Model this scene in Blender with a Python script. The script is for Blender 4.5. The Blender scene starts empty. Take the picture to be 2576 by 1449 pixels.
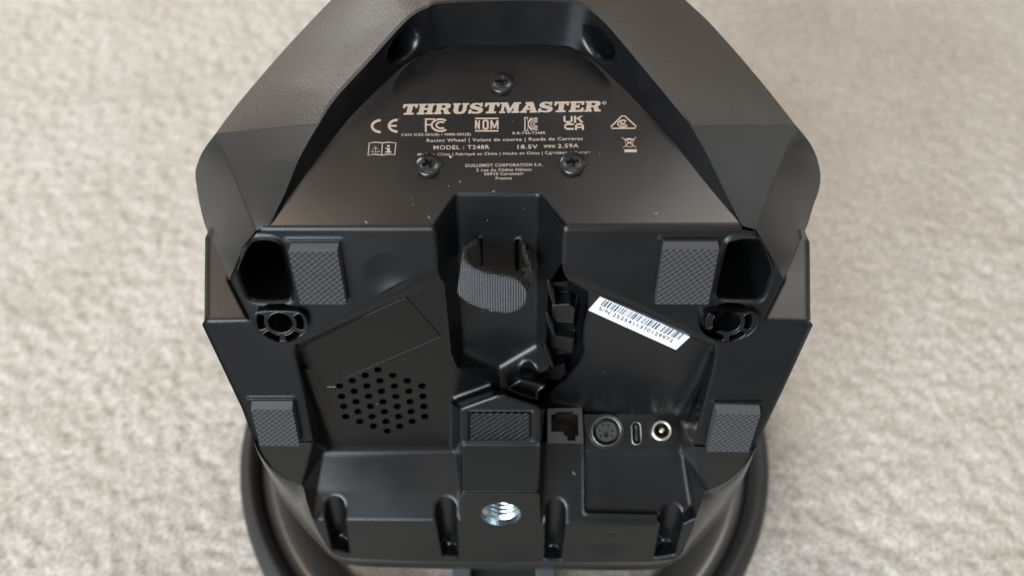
import bpy, bmesh, math, random
import numpy as np
from mathutils import Vector, Matrix
from mathutils.geometry import tessellate_polygon

random.seed(7)
rng = np.random.default_rng(11)
SC = bpy.context.scene
COL = SC.collection
rad = math.radians

# ------------------------------------------------------------------ camera
PITCH = rad(52.0)
CAM = Vector((0.0, -0.275, 0.50))
FWD = Vector((0, math.cos(PITCH), -math.sin(PITCH)))
UPV = Vector((0, math.sin(PITCH), math.cos(PITCH)))
FPX, CX, CY = 2576.0, 1288.0, 724.5
cam_d = bpy.data.cameras.new('camera')
cam_d.lens, cam_d.sensor_width = 36.0, 36.0
cam_d.clip_start, cam_d.clip_end = 0.01, 50.0
cam_d.dof.use_dof = True
cam_d.dof.focus_distance = 0.362
cam_d.dof.aperture_fstop = 7.5
cam = bpy.data.objects.new('camera', cam_d)
COL.objects.link(cam)
cam.location = CAM
cam.rotation_euler = (math.pi / 2 - PITCH, 0, 0)
SC.camera = cam

# ------------------------------------------------------------------ world and lamps
W = bpy.data.worlds.new('World'); SC.world = W; W.use_nodes = True
W.node_tree.nodes['Background'].inputs[0].default_value = (0.80, 0.74, 0.66, 1)
W.node_tree.nodes['Background'].inputs[1].default_value = 0.44

def area(name, loc, target, sx, sy, power, col):
    d = bpy.data.lights.new(name, 'AREA'); d.shape = 'RECTANGLE'
    d.size, d.size_y, d.energy, d.color = sx, sy, power, col
    o = bpy.data.objects.new(name, d); COL.objects.link(o)
    o.location = loc
    o.rotation_euler = (Vector(target) - Vector(loc)).to_track_quat('-Z', 'Y').to_euler()
    return o
area('overhead_light', (0.0, -1.1, 2.4), (0.0, 0.0, 0.1), 1.6, 1.2, 9, (1.0, 0.95, 0.90))  # added unseen fill: brightens the ledges and lights the carpet from above
area('window_light', (-1.25, -2.3, 0.98), (0, 0, 0.15), 1.9, 1.15, 215, (0.82, 0.92, 1.0))
area('overhead_light', (0.80, 0.50, 2.3), (0.25, 0.1, 0.2), 0.9, 0.8, 18, (1.0, 0.95, 0.88))
area('overhead_light', (-0.80, 0.50, 2.3), (-0.3, 0.1, 0.2), 0.7, 0.7, 12, (1.0, 0.80, 0.62))
area('right_side_fill', (1.7, 0.9, 1.15), (0.1, 0.05, 0.2), 0.8, 0.9, 5, (0.93, 0.97, 1.0))  # no window here: an unseen lamp added to lift the right shoulder
area('back_left_fill', (-0.95, 1.15, 1.0), (-0.45, 0.45, 0.0), 0.5, 0.5, 14, (1.0, 0.98, 0.96))  # invented fill out of view, added to brighten the far left carpet

SC.render.engine = 'CYCLES'
SC.cycles.use_denoising = True
SC.cycles.max_bounces = 8
SC.view_settings.view_transform = 'Standard'
SC.view_settings.look = 'None'
SC.view_settings.exposure = 0.0
SC.view_settings.gamma = 1.0

# ------------------------------------------------------------------ geometry helpers
class Plane:
    def __init__(s, p, n): s.p = Vector(p); s.n = Vector(n).normalized()
    def off(s, w): return Plane(s.p + s.n * w, s.n)
def ray(x, y):
    return FWD + Vector((1, 0, 0)) * ((x - CX) / FPX) + UPV * ((CY - y) / FPX)
def P(x, y, pl):
    d = ray(x, y)
    return CAM + d * ((pl.p - CAM).dot(pl.n) / d.dot(pl.n))
def elev(e): return Vector((0, -math.cos(rad(e)), math.sin(rad(e))))
def plane3(a, b, c):
    n = (b - a).cross(c - a)
    if n.dot(FWD) > 0: n = -n
    return Plane(a, n)
EDGE = Vector((0, -0.053, 0.248))
BP = Plane(EDGE, elev(18))            # the foot plane (underside)
RP = Plane(EDGE, elev(80))            # recessed rear panel with the print
SP = Plane(EDGE, elev(67))            # rim of the rear recess
SO = SP.off(-0.026)
def B(x, y, w=0.0): return P(x, y, BP.off(w))
def R(x, y, h=0.0): return P(x, y, RP.off(h))
def S(x, y): return P(x, y, SP)
def ramp_pt(x, y, pl): return P(x, y, pl)
RL = plane3(B(1103, 692), B(748, 868, -0.0042), B(950, 1130, -0.0175))
RR = plane3(B(1416, 692), B(1793, 868, -0.0065), B(1590, 1042, -0.0285))
TP = Plane(R(1252, 488), elev(13))     # floor of the strap trough
HPL = Plane(B(1250, 1240, 0.0018), elev(8))
def H(x, y, w=0.0): return P(x, y, HPL.off(w))
LPL = plane3(H(800, 1308), H(1150, 1310), P(975, 1133, RL))
def lipL(x): return 1308 + (x - 800) * 2 / 350
def lipR(x): return 1315 + (x - 1400) * 5 / 300
LPR = plane3(H(1400, 1315), H(1700, 1320), H(1550, 1317.5) + LPL.n.cross(Vector((1, 0, 0))) * 0.02)
PPL = LPR.off(-0.0020)
RC = LPR.off(-0.0024)
FL_ = plane3(B(640, 1111), B(787, 1111), B(760, 1221, -0.006))
FR_ = plane3(B(1743, 1120), B(1899, 1127), B(1775, 1236, -0.006))

def proj(p):
    d = p - CAM; z = d.dot(FWD)
    return CX + FPX * d.x / z, CY - FPX * d.dot(UPV) / z
def lerp(a, b, t): return a + (b - a) * t
def resample(pts, n, lin=False):
    pts = [Vector(p) for p in pts]
    d = [0]
    for a, b in zip(pts, pts[1:]): d.append(d[-1] + (b - a).length)
    out = []
    for i in range(n):
        s = d[-1] * i / (n - 1)
        k = 0
        while k < len(d) - 2 and d[k + 1] < s: k += 1
        t = (s - d[k]) / max(1e-12, d[k + 1] - d[k])
        if lin: out.append(pts[k].lerp(pts[k + 1], t)); continue
        p0, p1, p2, p3 = pts[max(0, k - 1)], pts[k], pts[k + 1], pts[min(len(pts) - 1, k + 2)]
        out.append(0.5 * ((2 * p1) + (p2 - p0) * t + (2 * p0 - 5 * p1 + 4 * p2 - p3) * t * t + (3 * p1 - p0 - 3 * p2 + p3) * t ** 3))
    return out
def chaikin(pts, it=1, closed=True):
    pts = [Vector(p) for p in pts]
    for _ in range(it):
        o = []
        n = len(pts)
        rngi = range(n) if closed else range(n - 1)
        if not closed: o.append(pts[0])
        for i in rngi:
            a, b = pts[i], pts[(i + 1) % n]
            o += [a.lerp(b, 0.25), a.lerp(b, 0.75)]
        if not closed: o.append(pts[-1])
        pts = o
    return pts

class MB:
    def __init__(s): s.v = []; s.f = []; s.sm = []; s.gr = []
    def vert(s, p): s.v.append(Vector(p)); return len(s.v) - 1
    def face(s, pts, smooth=False):
        s.f.append([s.vert(p) for p in pts]); s.sm.append(smooth)
    def poly(s, outer, holes=()):
        loops = [[Vector(p) for p in outer]] + [[Vector(p) for p in h] for h in holes]
        flat = [p for l in loops for p in l]
        b = len(s.v); s.v += flat
        for t in tessellate_polygon(loops):
            s.f.append([b + i for i in t]); s.sm.append(False)
    def strip(s, a, b, closed=False, smooth=False):
        i0 = len(s.v); n = len(a); s.v += [Vector(p) for p in a] + [Vector(p) for p in b]
        for i in range(n if closed else n - 1):
            j = (i + 1) % n
            s.f.append([i0 + i, i0 + j, i0 + n + j, i0 + n + i]); s.sm.append(smooth)
    def grid(s, rows, smooth=True, closed=False):
        i0 = len(s.v); m = len(rows[0]); g0 = len(s.f)
        for r in rows: s.v += [Vector(p) for p in r]
        for i in range(len(rows) - 1):
            for j in range(m if closed else m - 1):
                k = (j + 1) % m
                s.f.append([i0 + i * m + j, i0 + i * m + k, i0 + (i + 1) * m + k, i0 + (i + 1) * m + j]); s.sm.append(smooth)
        if smooth: s.gr.append((g0, len(s.f)))
    def prism(s, top, d, holes=(), bottom=False):
        """face 'top' extruded by vector d (away from the viewer)"""
        s.poly(top, holes)
        s.strip(top, [Vector(p) + d for p in top], closed=True)
        for h in holes: s.strip(h, [Vector(p) + d for p in h], closed=True)
        if bottom: s.poly([Vector(p) + d for p in top])
    def build(s, name, mat, parent=None, orient=False):
        if orient:
            # one side out everywhere, so that neighbouring faces round off together
            todo = {}
            for fi, f in enumerate(s.f):
                g = next((k for k, (a, b) in enumerate(s.gr) if a <= fi < b), -1 - fi)
                todo.setdefault(g, []).append(fi)
            for g, fl in todo.items():
                sc = 0.0; ar = []
                for fi in fl:
                    q = [s.v[i] for i in s.f[fi]]
                    n = sum(((q[i] - q[0]).cross(q[i + 1] - q[0]) for i in range(1, len(q) - 1)), Vector())
                    ar.append(n.dot(CAM - q[0])); sc += ar[-1]
                if g >= 0:
                    if sc < 0:
                        for fi in fl: s.f[fi] = s.f[fi][::-1]
                else:
                    if sc < 0: s.f[fl[0]] = s.f[fl[0]][::-1]
        me = bpy.data.meshes.new(name)
        me.from_pydata([tuple(p) for p in s.v], [], s.f)
        me.polygons.foreach_set('use_smooth', s.sm)
        me.materials.append(mat); me.update()
        o = bpy.data.objects.new(name, me); COL.objects.link(o)
        if parent is not None: o.parent = parent
        return o

def frame(pl_n, up_hint=Vector((0, 0, 1))):
    n = Vector(pl_n).normalized()
    u = Vector((1, 0, 0)); v = n.cross(u).normalized()
    return u, v, n
def circle(c, u, v, r, n=32, a0=0, a1=2 * math.pi, full=True):
    m = n if full else n + 1
    return [c + u * (r * math.cos(a0 + (a1 - a0) * i / n)) + v * (r * math.sin(a0 + (a1 - a0) * i / n)) for i in range(m)]
def lathe(mb, c, u, v, n, prof, seg=48, smooth=True):
    rows = [circle(c + n * h, u, v, max(r, 1e-6), seg) for r, h in prof]
    mb.grid(rows, smooth=smooth, closed=True)

# ------------------------------------------------------------------ materials
def nodes(name):
    m = bpy.data.materials.new(name); m.use_nodes = True
    nt = m.node_tree; b = nt.nodes['Principled BSDF']
    return m, nt, b
def plastic(name, col, rough, bump=0.15, scale=1600, bev=0.0009, spec=0.5, dust=True, dist=0.0002):
    m, nt, b = nodes(name); N = nt.nodes; L = nt.links
    b.inputs['Base Color'].default_value = (*col, 1)
    b.inputs['Specular IOR Level'].default_value = spec
    tc = N.new('ShaderNodeTexCoord')
    nz = N.new('ShaderNodeTexNoise'); nz.inputs['Scale'].default_value = scale; nz.inputs['Detail'].default_value = 2
    L.new(tc.outputs['Object'], nz.inputs['Vector'])
    n2 = N.new('ShaderNodeTexNoise'); n2.inputs['Scale'].default_value = 35; n2.inputs['Detail'].default_value = 5
    L.new(tc.outputs['Object'], n2.inputs['Vector'])
    mr = N.new('ShaderNodeMapRange'); mr.inputs[1].default_value = 0.3; mr.inputs[2].default_value = 0.7
    mr.inputs[3].default_value = rough - 0.035; mr.inputs[4].default_value = rough + 0.05
    L.new(n2.outputs[0], mr.inputs[0]); L.new(mr.outputs[0], b.inputs['Roughness'])
    bp = N.new('ShaderNodeBump'); bp.inputs['Strength'].default_value = bump; bp.inputs['Distance'].default_value = dist
    L.new(nz.outputs[0], bp.inputs['Height'])
    if bev > 0:
        bv = N.new('ShaderNodeBevel'); bv.samples = 8; bv.inputs['Radius'].default_value = bev
        L.new(bv.outputs[0], bp.inputs['Normal'])
    L.new(bp.outputs[0], b.inputs['Normal'])
    return m
def simple(name, col, rough, metal=0.0, spec=0.5):
    m, nt, b = nodes(name)
    b.inputs['Base Color'].default_value = (*col, 1); b.inputs['Roughness'].default_value = rough
    b.inputs['Metallic'].default_value = metal; b.inputs['Specular IOR Level'].default_value = spec
    N = nt.nodes; L = nt.links
    tc = N.new('ShaderNodeTexCoord'); nz = N.new('ShaderNodeTexNoise'); nz.inputs['Scale'].default_value = 220
    L.new(tc.outputs['Object'], nz.inputs['Vector'])
    mr = N.new('ShaderNodeMapRange'); mr.inputs[3].default_value = rough * 0.8; mr.inputs[4].default_value = min(1, rough * 1.25)
    L.new(nz.outputs[0], mr.inputs[0]); L.new(mr.outputs[0], b.inputs['Roughness'])
    return m
M_UNDER = plastic('satin_black_plastic', (0.0032, 0.0034, 0.0039), 0.29, spec=0.28, bev=0.0022)
M_REAR = plastic('smooth_black_plastic', (0.0055, 0.0052, 0.0055), 0.22, bump=0.05, scale=2600, spec=0.5)
M_SIDE = plastic('grey_black_plastic', (0.0080, 0.0080, 0.0084), 0.40, bump=0.35, scale=2200, bev=0.0014, spec=0.40)
M_GRAIN = plastic('grained_black_plastic', (0.030, 0.0245, 0.0175), 0.46, bump=0.6, scale=1500, dist=0.0003)
M_GLOSS = plastic('gloss_black_plastic', (0.006, 0.006, 0.007), 0.16, bump=0.02)
M_PORT = plastic('port_black_plastic', (0.012, 0.012, 0.013), 0.35, bump=0.05, bev=0.0002)
M_HOLE = simple('dark_inside', (0.003, 0.003, 0.003), 0.7)
M_SCREW = simple('black_screw_metal', (0.035, 0.034, 0.035), 0.22, 0.7)
M_ZINC = simple('zinc_metal', (0.42, 0.48, 0.52), 0.26, 1.0)
M_NICKEL = simple('nickel_metal', (0.50, 0.46, 0.40), 0.30, 1.0)
M_DARKRING = simple('dark_nickel_metal', (0.26, 0.25, 0.23), 0.32, 1.0)
M_GOLD = simple('contact_metal', (0.75, 0.66, 0.50), 0.3, 1.0)
M_PRINT = simple('beige_print', (0.29, 0.23, 0.187), 0.6)
M_PAPER = simple('white_paper', (0.52, 0.54, 0.57), 0.5)
M_INK = simple('black_ink', (0.03, 0.03, 0.045), 0.5)
M_LINT = simple('lint', (0.55, 0.55, 0.55), 0.9)
M_RUBBERRIM = plastic('rim_rubber', (0.009, 0.009, 0.009), 0.62, bump=0.4, scale=700, bev=0)
M_RIMTRIM = plastic('rim_trim_plastic', (0.026, 0.025, 0.024), 0.30, bump=0.05, bev=0, spec=0.6)
M_PADDLE = simple('paddle_silver', (0.10, 0.108, 0.115), 0.4, 0.2)

def ribbed(name, col, rough, freq=620.0, dist=0.0006):
    """rubber with rows of little diagonal ridges"""
    m, nt, b = nodes(name); N = nt.nodes; L = nt.links
    b.inputs['Base Color'].default_value = (*col, 1); b.inputs['Roughness'].default_value = rough
    tc = N.new('ShaderNodeTexCoord')
    dt = []
    for vec in ((0.62, 0.0, -0.78), (0.78, 0.0, 0.62)):
        d = N.new('ShaderNodeVectorMath'); d.operation = 'DOT_PRODUCT'; d.inputs[1].default_value = vec
        L.new(tc.outputs['Object'], d.inputs[0])
        mu = N.new('ShaderNodeMath'); mu.operation = 'MULTIPLY'; mu.inputs[1].default_value = freq * 2 * math.pi * (1.0 if not dt else 0.8)
        L.new(d.outputs['Value'], mu.inputs[0])
        si = N.new('ShaderNodeMath'); si.operation = 'SINE'; L.new(mu.outputs[0], si.inputs[0])
        dt.append(si)
    a = N.new('ShaderNodeMath'); a.operation = 'MULTIPLY_ADD'; a.inputs[1].default_value = 0.5
    L.new(dt[1].outputs[0], a.inputs[0]); L.new(dt[0].outputs[0], a.inputs[2])
    bp = N.new('ShaderNodeBump'); bp.inputs['Strength'].default_value = 0.9; bp.inputs['Distance'].default_value = dist
    bv = N.new('ShaderNodeBevel'); bv.samples = 4; bv.inputs['Radius'].default_value = 0.0005
    L.new(bv.outputs[0], bp.inputs['Normal'])
    L.new(a.outputs[0], bp.inputs['Height']); L.new(bp.outputs[0], b.inputs['Normal'])
    return m
M_PAD = ribbed('grey_rubber', (0.024, 0.024, 0.026), 0.58, freq=700, dist=0.0005)
M_PADSIDE = plastic('rubber_side', (0.022, 0.022, 0.024), 0.65, bump=0.5, scale=1100, bev=0.0004)
M_PADBLACK = ribbed('black_rubber', (0.008, 0.008, 0.010), 0.30)

def weave(name, col):
    m, nt, b = nodes(name); N = nt.nodes; L = nt.links
    b.inputs['Roughness'].default_value = 0.85
    tc = N.new('ShaderNodeTexCoord')
    outs = []
    for vec, f in (((1, 0, 0), 1150), ((0, -0.3, -0.95), 900)):
        d = N.new('ShaderNodeVectorMath'); d.operation = 'DOT_PRODUCT'; d.inputs[1].default_value = vec
        L.new(tc.outputs['Object'], d.inputs[0])
        mu = N.new('ShaderNodeMath'); mu.operation = 'MULTIPLY'; mu.inputs[1].default_value = f * 2 * math.pi
        L.new(d.outputs['Value'], mu.inputs[0])
        si = N.new('ShaderNodeMath'); si.operation = 'SINE'; L.new(mu.outputs[0], si.inputs[0]); outs.append(si)
    a = N.new('ShaderNodeMath'); a.operation = 'MULTIPLY_ADD'; a.inputs[1].default_value = 0.6
    L.new(outs[1].outputs[0], a.inputs[0]); L.new(outs[0].outputs[0], a.inputs[2])
    nz = N.new('ShaderNodeTexNoise'); nz.inputs['Scale'].default_value = 1800; L.new(tc.outputs['Object'], nz.inputs['Vector'])
    ad = N.new('ShaderNodeMath'); ad.operation = 'MULTIPLY_ADD'; ad.inputs[1].default_value = 2.0
    L.new(nz.outputs[0], ad.inputs[0]); L.new(a.outputs[0], ad.inputs[2])
    mr = N.new('ShaderNodeMapRange'); mr.inputs[1].default_value = -0.8; mr.inputs[2].default_value = 2.6
    mr.inputs[3].default_value = 0.6; mr.inputs[4].default_value = 1.25
    L.new(ad.outputs[0], mr.inputs[0])
    mx = N.new('ShaderNodeVectorMath'); mx.operation = 'SCALE'; mx.inputs[0].default_value = col
    L.new(mr.outputs[0], mx.inputs['Scale']); L.new(mx.outputs[0], b.inputs['Base Color'])
    bp = N.new('ShaderNodeBump'); bp.inputs['Strength'].default_value = 1.0; bp.inputs['Distance'].default_value = 0.0004
    L.new(ad.outputs[0], bp.inputs['Height']); L.new(bp.outputs[0], b.inputs['Normal'])
    return m
M_STRAP = weave('woven_strap', (0.056, 0.057, 0.061))
M_STRAPIN = weave('strap_lining', (0.030, 0.029, 0.030))

# ------------------------------------------------------------------ the carpet
def vnoise(nx, ny, cx, cy, r):
    """smooth random field nx*ny with about cx*cy cells"""
    g = r.standard_normal((cy + 4, cx + 4))
    def ax(n, c):
        t = np.linspace(0, c, n); i = np.floor(t).astype(int); f = t - i
        return i, f
    ix, fx = ax(nx, cx); iy, fy = ax(ny, cy)
    def w(f): return ((1 - f) ** 3 / 6, (3 * f ** 3 - 6 * f ** 2 + 4) / 6, (-3 * f ** 3 + 3 * f ** 2 + 3 * f + 1) / 6, f ** 3 / 6)
    wx = w(fx); wy = w(fy)
    rows = sum(wx[k][None, :] * g[:, ix + k] for k in range(4))
    return sum(wy[k][:, None] * rows[iy + k, :] for k in range(4))
def carpet():
    x0, x1, y0, y1, st = -0.80, 0.80, -0.42, 0.80, 0.0017
    nx, ny = int((x1 - x0) / st), int((y1 - y0) / st)
    wx, wy = x1 - x0, y1 - y0
    z = np.zeros((ny, nx))
    for cell, amp in ((0.0034, 1.0), (0.0055, 0.4), (0.010, 0.2), (0.0034, 0.7), (0.035, 0.12)):
        z += amp * vnoise(nx, ny, int(wx / cell), int(wy / cell), rng)
    z = z / z.std()
    z = np.tanh(z * 0.7) * 0.00075 - 0.0008
    X, Y = np.meshgrid(np.linspace(x0, x1, nx), np.linspace(y0, y1, ny))
    X = X + 0.0007 * rng.standard_normal(X.shape) * 0.6; Y = Y + 0.0007 * rng.standard_normal(Y.shape) * 0.6
    X[:, 0] = x0; X[:, -1] = x1; Y[0] = y0; Y[-1] = y1
    e = -0.0008
    fade = np.minimum(1, np.minimum.outer(np.minimum(np.arange(ny), np.arange(ny)[::-1]), np.minimum(np.arange(nx), np.arange(nx)[::-1])) / 60.0)
    z = e + (z - e) * fade
    V = np.stack([X, Y, z], -1).reshape(-1, 3)
    i = np.arange(nx * ny).reshape(ny, nx)
    Q = np.stack([i[:-1, :-1], i[:-1, 1:], i[1:, 1:], i[1:, :-1]], -1).reshape(-1, 4)
    big = 2.6
    ext = np.array([[-big, y0 - 0.02, e], [big, y0 - 0.02, e], [big, big, e], [-big, big, e]])
    nV = len(V); V = np.concatenate([V, ext])
    c = [int(i[0, 0]), int(i[0, -1]), int(i[-1, -1]), int(i[-1, 0])]
    Q2 = np.array([[nV, nV + 1, c[1], c[0]], [nV + 1, nV + 2, c[2], c[1]], [nV + 2, nV + 3, c[3], c[2]], [nV + 3, nV, c[0], c[3]]])
    Q = np.concatenate([Q, Q2])
    me = bpy.data.meshes.new('carpet')
    me.vertices.add(len(V)); me.vertices.foreach_set('co', V.ravel())
    me.loops.add(Q.size); me.loops.foreach_set('vertex_index', Q.ravel())
    me.polygons.add(len(Q)); me.polygons.foreach_set('loop_start', np.arange(0, Q.size, 4)); me.polygons.foreach_set('loop_total', np.full(len(Q), 4))
    me.polygons.foreach_set('use_smooth', np.ones(len(Q), bool))
    me.update(); me.validate()
    m, nt, b = nodes('beige_carpet_pile'); N = nt.nodes; L = nt.links
    b.inputs['Roughness'].default_value = 0.95; b.inputs['Specular IOR Level'].default_value = 0.1
    b.inputs['Sheen Weight'].default_value = 0.25; b.inputs['Sheen Roughness'].default_value = 0.5
    tc = N.new('ShaderNodeTexCoord')
    n1 = N.new('ShaderNodeTexNoise'); n1.inputs['Scale'].default_value = 460; n1.inputs['Detail'].default_value = 3; n1.inputs['Roughness'].default_value = 0.6
    n2 = N.new('ShaderNodeTexNoise'); n2.inputs['Scale'].default_value = 900; n2.inputs['Detail'].default_value = 3
    n3 = N.new('ShaderNodeTexNoise'); n3.inputs['Scale'].default_value = 14; n3.inputs['Detail'].default_value = 3
    for n in (n1, n2, n3): L.new(tc.outputs['Object'], n.inputs['Vector'])
    cr = N.new('ShaderNodeValToRGB'); L.new(n1.outputs[0], cr.inputs[0])
    cr.color_ramp.elements[0].position = 0.30; cr.color_ramp.elements[0].color = (0.245, 0.226, 0.202, 1)
    cr.color_ramp.elements[1].position = 0.68; cr.color_ramp.elements[1].color = (0.455, 0.424, 0.384, 1)
    mx = N.new('ShaderNodeMix'); mx.data_type = 'RGBA'; mx.blend_type = 'MULTIPLY'; mx.inputs[0].default_value = 1.0
    cr3 = N.new('ShaderNodeValToRGB'); L.new(n3.outputs[0], cr3.inputs[0])
    cr3.color_ramp.elements[0].position = 0.35; cr3.color_ramp.elements[0].color = (0.90, 0.88, 0.86, 1)
    cr3.color_ramp.elements[1].position = 0.65; cr3.color_ramp.elements[1].color = (1.0, 1.0, 1.0, 1)
    L.new(cr.outputs[0], mx.inputs[6]); L.new(cr3.outputs[0], mx.inputs[7]); L.new(mx.outputs[2], b.inputs['Base Color'])
    bp = N.new('ShaderNodeBump'); bp.inputs['Strength'].default_value = 0.5; bp.inputs['Distance'].default_value = 0.0008
    L.new(n2.outputs[0], bp.inputs['Height']); L.new(bp.outputs[0], b.inputs['Normal'])
    me.materials.append(m)
    o = bpy.data.objects.new('carpet', me); COL.objects.link(o)
    o['kind'] = 'structure'; o['label'] = 'beige short pile carpet under the racing wheel'; o['category'] = 'carpet'
carpet()

# ------------------------------------------------------------------ the thing
ROOT = bpy.data.objects.new('racing_wheel', None); COL.objects.link(ROOT)
ROOT['label'] = 'black racing wheel base lying rim down on carpet, underside and ports showing'
ROOT['category'] = 'racing wheel'
ROOT.empty_display_size = 0.05

# ---- underside shell -------------------------------------------------------
mb = MB()
def dish(mb, c, n, r, depth, rings=10, seg=36, bump=0.0):
    u, v, n = frame(n)
    rows = []
    for i in range(rings + 1):
        t = 1 - i / rings
        h = -depth * (1 - t * t) ** 1.3
        rows.append(circle(c + n * h, u, v, max(1e-5, r * t), seg))
    mb.grid(rows, True, True)
    return rows[0]
# left foot plate
outL = [B(*p) for p in ((1097, 582), (655, 583), (645, 587), (612, 619), (577, 703), (628, 803), (514, 806), (508, 816), (608, 1026), (640, 1111),
        (787, 1111), (761, 972), (741, 885), (744, 862), (1101, 664))]
hexL = chaikin([B(*p) for p in ((630, 610), (648, 601), (683, 601), (706, 612), (714, 640), (736, 744), (725, 757), (638, 757), (621, 742), (600, 680), (601, 670))], 2)
hexR = chaikin([B(*p) for p in ((1834, 600), (1898, 596), (1912, 604), (1942, 672), (1938, 690), (1919, 747), (1904, 756), (1811, 754), (1801, 745), (1801, 725), (1824, 622))], 2)
bu, bv_, bn = frame(BP.n)
bhL = circle(B(705, 812), bu, bv_, 0.0086, 28); bhR = circle(B(1833, 811), bu, bv_, 0.0086, 28)
dimC = B(972, 692)
ring = dish(mb, dimC, BP.n, 0.0082, 0.0009)
mb.poly(outL, [hexL, ring, bhL])
# right foot plate
outR = [B(*p) for p in ((1420, 579), (1866, 577), (1898, 583), (1926, 619), (1971, 702), (1919, 805), (2039, 808), (2045, 818), (1966, 988), (1899, 1127),
        (1743, 1120), (1792, 930), (1801, 885), (1798, 862), (1415, 660))]
mb.poly(outR, [hexR, bhR])
for hx in (hexL, hexR):
    c = sum(hx, Vector()) / len(hx)
    inner = [c + (p - c) * 0.86 - BP.n * 0.036 for p in hx]
    lip = [c + (p - c) * 1.05 + BP.n * 0.0008 for p in hx]; lip2 = [c + (p - c) * 1.0 + BP.n * 0.0008 for p in hx]
    lip0 = [c + (p - c) * 1.07 + BP.n * 0.00 for p in hx]
    mb.strip(lip0, lip, True); mb.strip(lip, lip2, True)
    mb.strip(lip2, inner, True); mb.poly(inner)
# left ramp with vent holes
z3 = [(1257, 1000), (1180, 1033), (1347, 1033), (1102, 1066), (1269, 1066), (1435, 1066), (1025, 1098), (1190, 1098), (1357, 1098), (1524, 1098),
      (1113, 1130), (1279, 1130), (1445, 1130), (1037, 1161), (1201, 1161), (1366, 1161), (1530, 1161), (1125, 1193), (1288, 1193), (1452, 1193),
      (1050, 1222), (1212, 1222), (1374, 1222), (1536, 1222), (1137, 1253), (1297, 1253), (1458, 1253), (1062, 1283), (1222, 1283), (1383, 1283), (1542, 1283),
      (1147, 1313), (1306, 1313), (1466, 1313), (1231, 1342), (1390, 1342), (1315, 1371)]
vents = []
for zx, zy in z3:
    x, y = 429.4 + zx * .41483, 515.2 + zy * .41483
    vents.append([P(x + 10.5 * math.cos(a), y + 8.2 * math.sin(a), RL) for a in [math.pi / 3 * k for k in range(6)]])
rampL = [P(x, y, RL) for x, y in ((752, 880), (1110, 703), (1118, 714), (1135, 889), (1150, 925), (1245, 968), (1238, 974), (1150, 1006), (1141, 1020), (1140, 1040), (1145, 1133),
         (832, 1131), (810, 1045), (775, 965), (748, 890))]
mv = MB(); mv.poly(rampL, vents)
for h in vents: mv.strip(h, [p - RL.n * 0.0022 for p in h], True)
# soft wall left of the ramp
mb.grid([[B(744, 862), B(741, 885), B(761, 972), B(787, 1111)], [P(752, 880, RL), P(748, 890, RL), P(775, 965, RL), P(832, 1131, RL)]], False)
# left ledge, lip, slots
def slot_u(xl, xr, ya, yl, pl, lipf):
    c = (xl + xr) / 2; r = (xr - xl) / 2
    pts = [lipf(xl, yl)]
    ys = ya + r * 1.05
    for i in range(13):
        a = math.pi - math.pi * i / 12
        pts.append(P(c + r * math.cos(a), ys - r * 1.05 * math.sin(a), pl))
    pts.append(lipf(xr, yl))
    return pts
DH = Vector((0, -math.sin(rad(8)), -math.cos(rad(8))))
SL = []
for xl, xr, ya, yl, fl, fr, pl in ((818, 868, 1246, lipL(843), (836, 1382), (879, 1391), LPL), (1096, 1149, 1249, lipL(1122), (1113, 1399), (1152, 1401), LPL),
                                   (1371, 1423, 1252, lipR(1397), (1369, 1407), (1411, 1408), LPR), (1660, 1716, 1264, lipR(1690), (1645, 1403), (1697, 1395), RC)):
    U = slot_u(xl, xr, ya, yl, pl, H)
    a, b_ = H(*fl), H(*fr)
    base = []
    for p in U:
        t = (p - U[0]).dot(Vector((1, 0, 0))) / (U[-1] - U[0]).x
        f = a.lerp(b_, t)
        q = p.copy(); L_ = (f - p).dot(DH)
        q = p + DH * L_
        q.x += (a.x - U[0].x) * (1 - t) + (b_.x - U[-1].x) * t
        base.append(q)
    base[0], base[-1] = a, b_
    mb.strip(U, base, smooth=True)
    mb.poly(base)
    SL.append((U, a, b_, base))
ledgeL = [P(794, 1236, LPL), P(1157, 1236, LPL), H(1158, lipL(1158))] + SL[1][0][::-1] + [H(985, lipL(985))] + SL[0][0][::-1] + [H(797, lipL(797)), H(786, 1303)]
mb.poly(ledgeL)
tw = [[P(lerp(812, 1150, i / 12), 1134, RL).lerp(P(lerp(794, 1157, i / 12), 1236, LPL), t) for i in range(13)] for t in np.linspace(0, 1, 7)]
mb.grid(tw)
# small lip along the top of the ledge
# right ledge column and strip
ledgeR = [P(1372, 1112, LPR), P(1470, 1113, LPR), P(1470, 1289, LPR), P(1560, 1291, LPR), P(1651, 1294, LPR), H(1656, lipR(1656)), H(1500, lipR(1500))] + SL[2][0][::-1] + [H(1360, lipR(1360))]
mb.poly(ledgeR)
# front face with slot cut-outs
front = [H(786, 1303), H(797, lipL(797)), SL[0][0][0], SL[0][1], SL[0][2], SL[0][0][-1], H(985, lipL(985)), SL[1][0][0], SL[1][1], SL[1][2], SL[1][0][-1], H(1158, lipL(1158)), H(1160, 1240), H(1357, 1240),
         H(1360, lipR(1360)), SL[2][0][0], SL[2][1], SL[2][2], SL[2][0][-1], H(1500, lipR(1500)), SL[3][0][0], SL[3][1], SL[3][2], SL[3][0][-1], H(1725, lipR(1725)), H(1750, 1303),
         H(1742, 1330), H(1726, 1366), H(1706, 1399), H(1655, 1410), H(1560, 1413), H(1390, 1413), H(1250, 1413), H(1097, 1411), H(960, 1407), H(885, 1403), H(855, 1399), H(830, 1384), H(812, 1356), H(797, 1328)]
holeC = H(1260, 1293); hu, hv, hn = frame(HPL.n)
HR = 0.00805
holeLoop = circle(holeC, hu, hv, HR, 48)
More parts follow.
